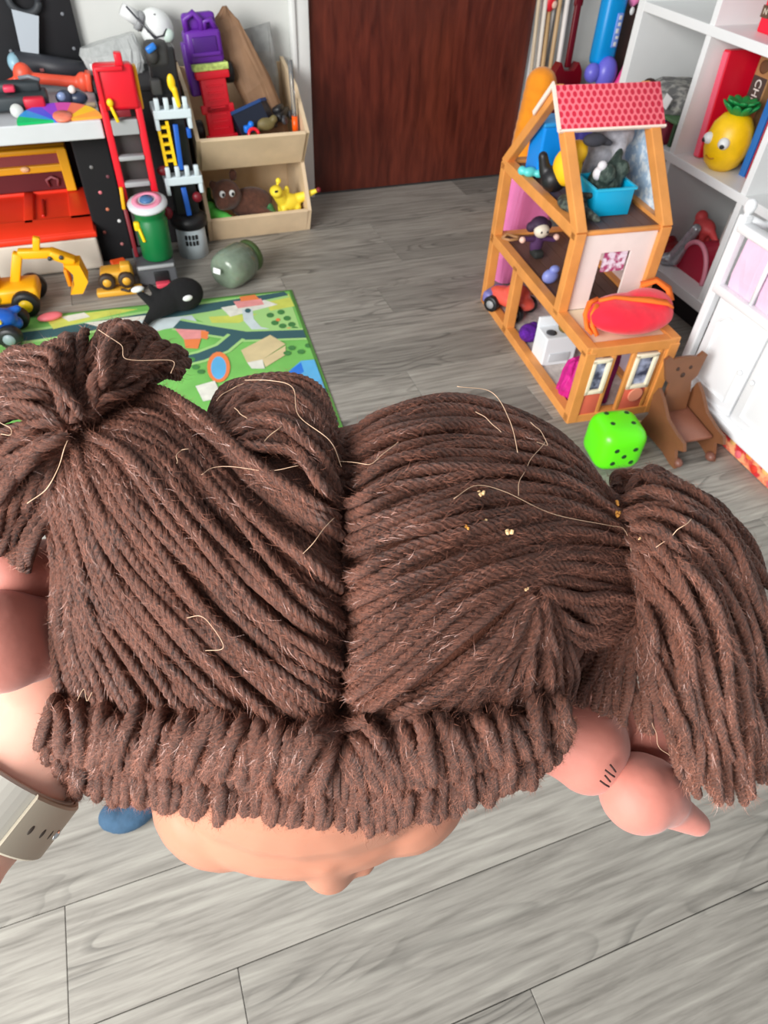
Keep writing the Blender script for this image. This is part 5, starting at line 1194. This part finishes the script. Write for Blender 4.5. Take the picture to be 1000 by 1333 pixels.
# red cloth bag on the terrace
t = empty('cloth_bag', hw(.158, .085, Z1 + .009), HRZ - .05, 'soft red bag with orange straps lying on the dollhouse terrace', 'bag'); t.scale = (1.14, 1.14, 1.25)
blob('body', [('b', (0, 0, .036), (.112, .072, .036)), ('b', (.045, .01, .046), (.066, .056, .034)), ('b', (-.04, -.005, .040), (.062, .060, .032))], mat('red_fleece', (236, 22, 52), .85, .08, 50, .25, sheen=.3), t, .005, 4)
OR = mat('orange_felt', (248, 120, 34), .8, .06, 60)
def strap(pts, w, th=.006, name='strap'):
    b = MB(); P = [Vector(p) for p in pts]; up = Vector((0, 0, 1)); n = len(P); vs, fs = [], []
    for i in range(n):
        d = (P[min(i + 1, n - 1)] - P[max(i - 1, 0)]).normalized(); s_ = d.cross(up); s_ = s_.normalized() if s_.length > 1e-3 else Vector((1, 0, 0)); u = s_.cross(d)
        ww = w[i] if hasattr(w, '__len__') else w
        for a, c in ((-1, 0), (1, 0), (1, 1), (-1, 1)): vs.append(P[i] + s_ * ww / 2 * a + u * th * c)
    for i in range(n - 1):
        for k in range(4): fs.append([i * 4 + k, i * 4 + (k + 1) % 4, (i + 1) * 4 + (k + 1) % 4, (i + 1) * 4 + k])
    fs += [[0, 1, 2, 3], [n * 4 - 1, n * 4 - 2, n * 4 - 3, n * 4 - 4]]
    b._add(vs, fs, True); return b.build(name, OR, t)
strap([(-.085, .01, .066), (-.05, .005, .074), (-.01, -.005, .072), (.03, -.02, .074), (.07, -.03, .070), (.085, -.036, .060)], (.010, .012, .016, .024, .022, .008), .004)
strap([(.045, .055, .072), (.075, .045, .086), (.10, .025, .074), (.105, .01, .052)], .024, .005)
strap([(-.075, .03, .060), (-.098, .026, .054), (-.112, .008, .038), (-.114, -.02, .018), (-.104, -.034, .010)], .013, .004)
strap([(-.088, .006, .060), (-.102, -.006, .044), (-.104, -.024, .024), (-.096, -.042, .010)], .011, .004)
# --- green die
t = empty('green_die', (1.112, 1.115, 0), R(-10), 'lime green rubber cube with dark dot holes in front of the dollhouse', 'dice')
S = .134
b = MB(); bb = bmesh.new(); bmesh.ops.create_cube(bb, size=S); bmesh.ops.bevel(bb, geom=bb.edges[:], offset=.040, segments=6, profile=0.5, affect='EDGES'); b._merge(bb, (0, 0, S / 2), None, True); b.build('body', LIME, t)
HOLE = mat('pit_dark_green', (8, 58, 20), .7)
for x, y in ((-.028, .034), (.028, .030), (-.028, -.010), (.028, -.014)):
    b = MB(); b.lathe([(0, .0), (.0068, .0), (.006, .0008), (0, .0008)], (x, y, S - .0002), None, 14, False); b.build('pip', HOLE, t)
for x, z in ((-.026, .086), (.026, .086), (0, .064), (-.026, .042), (.026, .042)):
    b = MB(); b.lathe([(0, .0), (.0072, .0), (.0064, .0008), (0, .0008)], (x, -S / 2 + .0002, z), rx(R(90)), 14, False); b.build('pip', HOLE, t)
b = MB()
for p in ((-.02, 0, .012), (.0, .008, .014), (.018, -.004, .012), (.006, -.012, .010)): b.ball(p, (.012, .007, .008))
o = b.build('toy_bone', mat('ivory_resin', (226, 200, 150), .6)); o.location = (1.262, 1.222, 0); o.rotation_euler = (0, 0, -.4); tag(o, 'small ivory knobbly toy between the green cube and rocking chair', 'toy')
# --- bear rocking chair
t = empty('doll_rocking_chair', (1.335, 1.10, 0), R(-4), 'small wooden doll rocking chair with a bear-shaped back', 'rocking chair')
BW = mat('toffee_wood', (122, 78, 50), .45, .1, 20)
BW2 = mat('rosy_wood_seat', (150, 96, 76), .45, .08, 20)
bear = [(-.038, 0), (.038, 0), (.040, .05), (.034, .085), (.05, .10), (.056, .125), (.066, .158), (.052, .168), (.038, .157), (.015, .160), (-.015, .160), (-.038, .157), (-.052, .168), (-.066, .158), (-.056, .125), (-.05, .10), (-.034, .085), (-.040, .05)]
BM_ = Matrix.Translation((0, .075, .075)) @ rx(R(90 - 12))
b = MB(); b.prism(bear, .010, BM_); bk = b.build('backrest', BW, t)
for x, y, r_ in ((-.020, .128, .0055), (.020, .128, .0055), (0, .108, .0075)):
    b = MB(); b.lathe([(0, 0), (r_, 0), (r_ * .9, .001), (0, .001)], (x, y, .010), None, 14, False); o = b.build('face_mark', mat('burnt_brown', (64, 40, 28), .6), bk); o.data.transform(BM_)
b = MB(); b.box((0, .015, .068), (.105, .135, .010), Matrix.Rotation(.05, 4, 'X'), .003); b.build('seat', BW2, t)
arm = [(-.095, .0), (-.07, .05), (-.10, .066), (-.088, .085), (-.05, .088), (.0, .10), (.045, .135), (.075, .15), (.085, .12), (.075, .06), (.095, .008), (.08, -.001), (.03, .008), (-.03, .008), (-.07, -.001)]
for sx in (-.062, .054):
    b = MB(); b.prism(arm, .010, Matrix.Translation((sx - (.004 if sx < 0 else -.004), .01, .0015)) @ YZ); b.build('side_panel', BW, t)
for sx in (-.058, .058):
    b = MB(); b.ball((sx * .9, -.075, .014), (.012, .016, .013)); b.build('foot_knob', mat('rosewood', (120, 76, 62), .45), t)
# --- white cube shelf
SX, SD = 1.741, .385
ys = [2.30, 1.952, 1.600, 1.248, .896]; zs = [.105, .457, .809, 1.161]
SHW = mat('white_foil_shelf', (236, 238, 238), .4, .015, 10)
t = shelf = empty('cube_shelf', (SX + SD / 2, 1.6, 0), label='tall white cube shelf filled with toys along the wall', cat='shelf')
for y in ys:
    b = MB(); b.box((0, y - 1.6, .633), (SD - (.006 if y not in (ys[0], ys[-1]) else 0), .022 if y not in (ys[0], ys[-1]) else .034, 1.09), None, .0015); b.build('upright', SHW, t)
for z in zs:
    b = MB(); b.box((0, (ys[0] + ys[-1]) / 2 - 1.6, z), (SD, ys[0] - ys[-1] - .036, .026 if z not in (zs[0], zs[-1]) else .034), None, .0015); b.build('shelf_board', SHW, t)
b = MB(); b.box((.012, (ys[0] + ys[-1]) / 2 - 1.6, .044), (SD - .06, ys[0] - ys[-1] - .04, .086), None, .003); b.build('base_block', mat('black_block', (18, 18, 22), .6), t)  # black block filling the space between floor and bottom board
# top row
t = empty('red_box', (1.885, 1.775, .821), label='red box with a small tag standing in the top shelf row', cat='box')
b = MB(); b.box((0, 0, .12), (.12, .17, .24), None, .006); b.build('body', mat('scarlet_card', (232, 20, 52), .5), t)
b = MB(); b.box((-.062, .07, .05), (.003, .03, .028)); g = b.build('tag', mat('brown_tag', (92, 66, 48), .6), t)
text('tag_letter', 'N', .02, mat('tag_cream', (230, 220, 200), .6), g, Matrix.Translation((-.0640, .07, .05)) @ rzm(R(-90)) @ rx(R(90)))
t = empty('blue_box', (1.80, 1.665, .821), label='blue card box with a white swirl beside the red box', cat='box')
b = MB(); b.box((0, 0, .08), (.08, .09, .16), None, .003); b.build('body', mat('royal_card', (40, 110, 206), .5, .35, 14), t)
b = MB(); b.tube([(-.042, .03, .03), (-.042, .012, .045), (-.042, -.01, .04), (-.042, -.03, .025)], .006, 8); b.build('swirl', mat('swirl_white', (226, 236, 246), .5), t)
# left cell of the middle row: soft things
o = crumple('folded_cloth', [((0, .0, 0), (.12, 0, 0), (0, .12, 0)), ((0, 0, .03), (.125, 0, 0), (0, .125, 0)), ((.01, 0, .06), (.11, 0, 0), (0, .11, 0)), ((.01, .01, .085), (.06, 0, 0), (0, .07, 0))], speck_mat('grey_patterned_cloth', (112, 112, 112), (176, 174, 168), 40), None, .008, 30, 6); o.location = (1.88, 2.15, .552); o.scale = (1, 1, .75); tag(o, 'crumpled grey patterned cloth on a green tray in the shelf', 'cloth')
b = MB(); b.box((-.13, .095 - .19, .055), (.002, .035, .05), Matrix.Rotation(.3, 4, 'X')); o2 = b.build('care_tag', mat('tag_white', (232, 232, 232), .6), o)
o3 = blob('dark_roll', [('l', (0, .05, .03), (0, -.06, .035), .032, .030), ('b', (0, -.06, .035), .033)], mat('navy_felt', (34, 36, 56), .9), None, .006, 2); o3.location = (1.97, 2.06, .625); tag(o3, 'dark navy rolled cloth on top of the grey cloth', 'cloth')
t = empty('green_tray', (1.895, 2.125, .5), label='green tray under the grey cloth in the shelf', cat='tray')
b = MB(); b.box((0, 0, .045), (.27, .27, .012), None, .004); b.build('tray', mat('sage_plastic', (88, 122, 84), .5), t)
b = MB()
for x in (-.12, .12):
    for y in (-.12, .12): b.box((x, y, .0045), (.012, .012, .073))
b.build('stand', mat('sage_dark', (60, 88, 62), .5), t)
for i, (y, z, w, h, c, n_) in enumerate(((2.17, .469, .05, .06, (60, 80, 120), 'slate blue'), (2.10, .469, .04, .065, (30, 130, 220), 'bright blue'), (2.045, .469, .05, .06, (140, 44, 66), 'wine red'), (2.225, .469, .04, .05, (70, 100, 80), 'dark green'))):
    b = MB(); b.box((0, 0, h / 2), (.05, w, h), None, .008); b.ball((0, 0, h * .9), (.02, w * .35, .012)); o = b.build('toy_block', mat('tray_toy_%d' % i, c, .45)); o.location = (1.775, y, z); tag(o, '%s toy block under the green tray in the shelf' % n_, 'toy block')
t = empty('small_figure', (1.80, 2.235, .468), label='small brown-haired toy figure peeking above the dotted roof', cat='toy figure')
blob('body', [('b', (0, 0, .05), (.025, .022, .05)), ('b', (0, 0, .118), (.018, .018, .02))], mat('figure_skin', (226, 176, 146), .5), t, .004, 2)
blob('hair', [('b', (.006, -.004, .128), (.024, .024, .018)), ('l', (.01, -.02, .12), (.015, -.04, .075), .014, .008)], mat('figure_hair', (60, 38, 30), .7), t, .004, 1)
# pineapple cell
ZP = .4685
t = empty('toy_pineapple', (1.81, 1.795, ZP), R(-26), 'yellow toy pineapple with round eyes and green crown', 'toy pineapple'); t.scale = (1.06, 1.06, 1.03)
PY = mat('pineapple_yellow', (246, 196, 8), .4, .10, 30, .25)
b = MB(); b.lathe([(.0, .0), (.03, .002), (.05, .02), (.062, .055), (.064, .09), (.056, .125), (.038, .15), (.015, .158), (0, .158)], (0, 0, 0), None, 28, False)
bo = b.build('body', PY, t)
for k in range(9):
    a = 2 * math.pi * k / 9
    for rr, zz, tilt in ((.03, .165, .9), (.018, .18, .5)):
        aa = a + (.35 if rr < .02 else 0)
        b = MB(); b.ball((0, 0, 0), (.030, .014, .006), None, 12, 8); lf = b.build('leaf', mat('leaf_emerald', (24, 140, 70), .45), t)
        lf.location = (rr * math.cos(aa), rr * math.sin(aa), zz); lf.rotation_euler = (0, -tilt * .8, aa)
for a in (-100, -152):
    aa = R(a) - R(20) + R(2); c = Vector((.062 * math.cos(aa), .062 * math.sin(aa), .088))
    b = MB(); b.ball(c, .0165); e = b.build('eye', WHITE, t)
    b = MB(); b.ball(c + Vector((math.cos(aa) * .013, math.sin(aa) * .013, -.005)), .007); b.build('pupil', BLACK, e)
aa = R(-146); b = MB(); b.tube([(.06 * math.cos(aa + d), .06 * math.sin(aa + d), .045 - .006 * math.cos(d * 5)) for d in (-.25, -.12, 0, .12, .25)], .0025, 6); b.build('mouth', mat('mustard_line', (190, 130, 10), .5), t)
t = empty('red_board', (1.91, 1.896, ZP), label='tall red board book leaning in the pineapple cell', cat='book', rot=(R(-4), 0, 0))
b = MB(); b.box((0, 0, .15), (.22, .028, .295), None, .003); b.build('cover', mat('poppy_red', (226, 18, 48), .35), t)
b = MB(); b.box((-.1115, 0, .15), (.004, .022, .285)); b.build('page_edge', mat('rosy_edge', (240, 96, 120), .5), t)
t = empty('wooden_box', (1.955, 1.845, ZP), label='upright brown wooden box lettered CHI behind the pineapple', cat='box')
b = MB(); b.box((0, 0, .145), (.12, .062, .29), None, .003); b.build('body', mat('kraft_wood', (170, 124, 80), .6, .12, 18), t)
b = MB(); b.box((-.0605, 0, .205), (.002, .056, .068)); lb = b.build('label_panel', mat('dark_label', (74, 62, 56), .6), t)
text('lettering', 'CHI', .034, mat('letter_white', (236, 232, 224), .6), lb, Matrix.Translation((-.0618, 0, .205)) @ rzm(R(-90)) @ rx(R(90)) @ rzm(R(-90)))
b = MB(); b.lathe([(.012, 0), (.018, 0), (.018, .002), (.012, .002)], (-.0605, 0, .265), ry(R(-90)), 18); b.build('emblem', mat('emblem_brown', (110, 76, 50), .6), t)
for i, (y, h, c, n_) in enumerate(((1.725, .22, (40, 110, 190), 'blue'), (1.695, .20, (168, 40, 60), 'dark red'), (1.665, .21, (200, 190, 180), 'beige'))):
    t = empty('book', (1.925, y, ZP), label='%s book upright beside the pineapple in the shelf' % n_, cat='book')
    b = MB(); b.box((0, 0, h / 2), (.17, .024, h), None, .002); b.build('cover', mat('book_%d' % i, c, .5), t)
    b = MB(); b.box((.0, 0, h / 2 + .001), (.162, .018, h - .001)); b.build('pages', mat('page_cream', (236, 228, 210), .7), t)
# bottom row: shoes, silver toy, canister
ZQ = .122
o = blob('silver_boot', [('l', (0, 0, .03), (.02, -.03, .145), .026, .018), ('b', (-.015, .015, .022), (.03, .026, .022))], mat('silver_glitter', (190, 194, 200), .3, .2, 120, metal=.6), None, .004, 2); o.location = (1.81, 1.845, ZQ - .004); tag(o, 'silver glitter doll boot on the bottom shelf', 'boot')
t = empty('pink_case', (1.87, 1.76, ZQ), label='arched red case with a pink rim on the bottom shelf', cat='case')
arch = [(.075 * math.cos(a), .115 * math.sin(a)) for a in np.linspace(0, math.pi, 18)]
b = MB(); b.prism(arch, .10, Matrix.Translation((0, 0, 0)) @ Matrix([[0, 0, 1, -.05], [1, 0, 0, 0], [0, 1, 0, 0], [0, 0, 0, 1]])); b.build('body', mat('raspberry', (176, 30, 60), .45), t)
b = MB(); b.tube([(-.055, x, z + .003) for x, z in arch], .008, 8); b.build('rim', mat('blush_pink', (238, 150, 170), .4), t)
o = blob('red_shoe', [('b', (0, 0, .026), (.045, .06, .026)), ('b', (0, .05, .035), (.032, .035, .03))], mat('dark_red_gloss', (160, 28, 36), .35), None, .005, 2); o.location = (1.855, 1.915 - .03, ZQ - .002); o.location.y = 1.90; tag(o, 'dark red doll shoe in the corner of the bottom shelf', 'shoe')
t = empty('pink_toy_pony', (1.90, 1.85, ZQ), label='coral toy standing behind the silver boot on the bottom shelf', cat='toy')
blob('body', [('b', (0, 0, .125), (.034, .045, .03)), ('l', (0, -.03, .13), (0, -.075, .105), .014, .010), ('b', (0, .03, .15), (.022, .02, .022)), ('l', (.01, .02, .11), (.012, .03, .002), .011, .009), ('l', (-.012, -.02, .11), (-.014, -.03, .002), .011, .009), ('l', (.012, -.02, .11), (.014, -.03, .002), .011, .009), ('l', (-.012, .02, .11), (-.014, .03, .002), .011, .009)], mat('coral_rubber', (230, 84, 86), .45), t, .004, 2)
t = empty('white_mug', (1.94, 1.725, ZQ), label='white canister with a dark opening at the back of the bottom shelf', cat='canister')
b = MB(); b.lathe([(.05, 0), (.055, .01), (.055, .21), (.05, .215), (.048, .20), (.048, .15), (.0, .148)], cap=False, seg=24); b.build('body', mat('ivory_white', (226, 226, 220), .4), t)
b = MB(); b.lathe([(0, .16), (.047, .16), (.047, .19), (0, .191)], cap=False, seg=24); b.build('lining', mat('dark_teal', (44, 58, 62), .5), t)
for i, (x, y, z, s_) in enumerate(((2.0, 1.925, .33, .02), (1.93, 1.925, .25, .014), (1.96, 1.92, .27, .012))):
    pass
# --- white doll cot with pink lining and cupboard front, standing on a printed box
t = empty('printed_box', (1.56, 1.02, 0), label='low box printed with red and orange fruit under the doll cot', cat='box')
b = MB(); b.box((0, -.02, .030), (.20, .30, .056), None, .002); b.build('body', speck_mat('fruit_print', (206, 44, 52), (246, 170, 120), 38, .42, .58), t)
for i in range(9):
    b = MB(); b.lathe([(0, 0), (.012, 0), (.011, .0012), (0, .0012)], (-.1005, .11 - i * .032, .018 + .022 * (i % 2)), ry(R(-90)), 14, False); b.build('fruit_spot', mat('fruit_%d' % (i % 4), [(238, 110, 120), (240, 150, 60), (226, 60, 40), (250, 196, 120)][i % 4], .6), t)
WW = mat('white_lacquer', (238, 240, 242), .35)
CX, CY0, CY1 = 1.455, 1.298, .84
t = empty('doll_cot', (CX, 1.07, .058), label='white doll cot with pink fabric panels and moulded cupboard front', cat='doll furniture')
LY = lambda y: y - 1.07
b = MB(); b.box((.10, LY((CY0 + CY1) / 2), .02), (.22, CY0 - CY1, .03), None, .004); b.build('bottom_board', WW, t)
b = MB(); b.box((.11, LY((CY0 + CY1) / 2), .17), (.19, CY0 - CY1 - .03, .28), None, .003); b.build('carcass', WW, t)
b = MB(); b.box((-.005, LY((CY0 + CY1) / 2), .012), (.03, CY0 - CY1 + .02, .024), None, .004); b.build('base_block', WW, t)
for y0, y1 in ((CY0 - .025, 1.085), (1.078, CY1)):
    c = (y0 + y1) / 2
    b = MB(); b.box((.006, LY(c), .165), (.014, y0 - y1, .27), None, .003); d = b.build('door', WW, t)
    P = [(y0 - .03, .06), (y1 + .03, .06), (y1 + .03, .24), (y1 + .055, .27), (y0 - .055, .27), (y0 - .03, .24)]
    b = MB()
    for i in range(6): b.bar((-.002, LY(P[i][0]), P[i][1]), (-.002, LY(P[(i + 1) % 6][0]), P[(i + 1) % 6][1]), .006, .008, up=(1, 0, 0), bev=.0015)
    b.build('moulding', WW, d)
    b = MB(); b.ball((-.008, LY(y1 + .02 if y0 > 1.2 else y0 - .02), .165), .007); b.build('knob', WW, d)
b = MB(); b.bar((.0, LY(CY0), .315), (.0, LY(CY1), .315), .024, .03, up=(1, 0, 0), bev=.004); b.build('rail', WW, t)
b = MB(); b.bar((.0, LY(CY0), .478), (.0, LY(CY1), .478), .024, .034, up=(1, 0, 0), bev=.004); b.build('rail', WW, t)
for x in (.0, .205):
    for y in (CY0, CY1):
        b = MB(); b.bar((x, LY(y), .0), (x, LY(y), .505), .026, .026, bev=.004); p = b.build('post', WW, t)
        b = MB(); b.lathe([(.006, .503), (.008, .510), (.014, .518), (.016, .528), (.012, .540), (.004, .545), (0, .545)], (x, LY(y), 0), None, 16, False); b.build('finial', WW, p)
ys2 = np.linspace(CY0 - .02, CY1 + .02, 5)
for i in range(4):
    if i: b = MB(); b.rod((0, LY(ys2[i]), .32), (0, LY(ys2[i]), .47), .006, .006, 10); b.build('spindle', WW, t)
    c, h = LY((ys2[i] + ys2[i + 1]) / 2), (ys2[i] - ys2[i + 1]) / 2
    o = crumple('fabric_panel', [((.014, c, .318), (0, h * .9, 0), (.006, 0, 0)), ((.014, c, .36), (0, h * .98, 0), (.010, 0, 0)), ((.014, c, .41), (0, h * .96, 0), (.010, 0, 0)), ((.014, c, .468), (0, h * .98, 0), (.006, 0, 0))], mat('pale_pink_satin', (238, 202, 226), .45, .04, 20), t, .0022, 28, 20 + i)
for x in (.205,):
    b = MB(); b.bar((x, LY(CY0), .478), (x, LY(CY1), .478), .02, .03, up=(1, 0, 0), bev=.003); b.build('rail', WW, t)
b = MB(); b.tube([(.0, LY(CY0), .50), (.06, LY(CY0) - .005, .475), (.14, LY(CY0) - .005, .475), (.205, LY(CY0), .50)], .010, 8); b.build('end_rail', WW, t)
# --- toys standing behind the dollhouse
b = MB(); b.box((2.14, 2.74, .70), (.03, .50, 1.4), None, .003); o = b.build('veneer_board', mat('dark_brown_veneer', (62, 38, 34), .5, .1, 8)); tag(o, 'dark brown panel against the wall at the end of the shelf', 'panel')
for i, (x, y, x2, c, r_) in enumerate(((1.765, 2.97, 1.79, (206, 186, 158), .008), (1.797, 2.97, 1.82, (226, 216, 204), .009), (1.83, 2.96, 1.84, (208, 172, 124), .012), (1.868, 2.96, 1.86, (196, 164, 122), .009), (1.905, 2.97, 1.91, (238, 232, 228), .011))):
    b = MB(); b.rod((x2, y - .02, 0.0), (x, y + .06, .98 if i != 2 else .675), r_, r_, 12); o = b.build('wooden_pole', mat('pole_%d' % i, c, .5, .06, 20))
    tag(o, ['thin tan pole nearest the door casing', 'whitish pole between two tan poles', 'thick tan stick under the red puppet', 'slim tan pole just right of the red puppet stick', 'white pole beside the dark red ukulele'][i], 'pole', 'poles in the corner by the door')
t = empty('red_puppet', (1.828, 3.012, .665), label='red wooden puppet with stick arms atop a tan pole', cat='puppet')
blob('body', [('b', (0, 0, .03), (.026, .02, .036)), ('b', (0, 0, .085), (.024, .022, .026))], mat('puppet_red', (226, 36, 50), .45), t, .004, 1)
b = MB(); b.rod((-.055, -.005, .045), (.07, -.005, .05), .006, .006, 8); b.build('arms', mat('puppet_wood', (190, 150, 110), .5), t)
b = MB(); b.ball((.012, -.02, .022), (.012, .008, .014)); b.build('patch', mat('puppet_cream', (226, 190, 170), .5), t)
t = empty('ukulele', (1.895, 2.905, .10), label='dark red ukulele standing behind the dollhouse', cat='ukulele', rot=(R(-6), R(2), 0))
b = MB(); pts = [(-.03, .29), (-.055, .30 + .02), (-.078, .29), (-.085, .25), (-.066, .21), (-.07, .17), (-.095, .12), (-.09, .05), (-.05, .0), (.05, .0), (.09, .05), (.095, .12), (.07, .17), (.066, .21), (.085, .25), (.078, .29), (.055, .32), (.03, .29)]
pts = [(x * .8, z + .08) for x, z in pts]; b.prism(pts, .05, rx(R(90))); b.build('body', mat('ukulele_maroon', (126, 6, 22), .35), t)
b = MB(); b.box((.0, -.03, .49), (.026, .016, .22), None, .004); b.box((0, -.03, .62), (.04, .014, .06), None, .006); b.build('neck', mat('ukulele_neck', (110, 10, 24), .4), t)
b = MB(); b.lathe([(0, 0), (.028, 0), (.028, .0015), (0, .0015)], (0, -.0505, .255), rx(R(90)), 20, False); b.build('sound_hole', BLACK, t)
t = empty('toy_cleaner', (1.985, 2.785, 0), label='tall sky blue plastic toy with purple wheels and a pink hose', cat='toy', rot=(R(-3), R(1.5), 0))
b = MB(); b.box((0, 0, .635), (.095, .07, .25), None, .020); b.box((-.01, .01, .80), (.07, .05, .16), None, .02); b.build('body', SKYB, t)
b = MB(); b.box((.018, -.038, .635), (.028, .006, .115), None, .004); p = b.build('panel', mat('panel_lilac', (124, 160, 236), .4), t)
b = MB()
for k, (dx, h) in enumerate(((0, .014), (.003, .010), (-.002, .016), (.002, .012), (0, .014))): b.box((.018 + dx, -.0415, .59 + k * .022), (.013, .002, h), None, .002)
b.build('white_mark', WHITE, p)
PW = mat('periwinkle_gloss', (116, 112, 226), .35)
b = MB(); b.ball((-.055, -.035, .490), (.034, .03, .036)); b.build('wheel', PW, t)
b = MB(); b.ball((.005, -.045, .490), (.046, .04, .06)); b.build('wheel', PW, t)
b = MB(); b.ball((-.035, -.03, .405), (.03, .025, .035)); b.build('wheel', mat('pale_lilac_white', (214, 220, 236), .4), t)
b = MB(); b.box((0, 0, .21), (.10, .08, .42), None, .012); b.build('base', mat('indigo', (86, 80, 170), .4), t)
b = MB(); b.tube([(.03, -.06, .38), (.05, -.07, .44), (.078, -.07, .50), (.098, -.06, .545)], .017, 10); b.build('hose', mat('pink_hose', (244, 64, 150), .4), t)
b = MB(); b.tube([(.055, -.03, .735), (.08, -.03, .745), (.12, -.02, .79), (.14, -.01, .85)], [.026, .024, .02, .018], 12); b.build('handle', mat('pink_handle', (246, 140, 196), .35), t)
b = MB(); b.ball((.062, -.045, .70), (.010, .006, .014)); b.build('stud', WHITE, t)
o = blob('orange_bolster', [('l', (0, 0, .07), (.03, 0, .50), .068, .062)], mat('orange_velour', (250, 150, 14), .85, .1, 20, .1, sheen=.3), None, .008, 2); o.location = (1.595, 2.64, 0); tag(o, 'tall orange bolster cushion behind the dollhouse gable', 'cushion')
o = crumple('pink_bag', [((0, 0, .002), (.09, 0, 0), (0, .04, 0)), ((0, 0, .10), (.10, .0, 0), (0, .05, 0)), ((.0, 0, .24), (.095, 0, 0), (0, .045, 0)), ((.0, 0, .36), (.08, 0, 0), (0, .035, 0)), ((.01, 0, .43), (.06, 0, 0), (0, .02, 0))], mat('bubblegum_pink', (252, 138, 198), .6, .05, 12), None, .004, 30, 31); o.location = (1.345, 2.13, 0); o.rotation_euler = (0, 0, .15); tag(o, 'upright bubblegum pink bag close behind the dollhouse', 'bag')
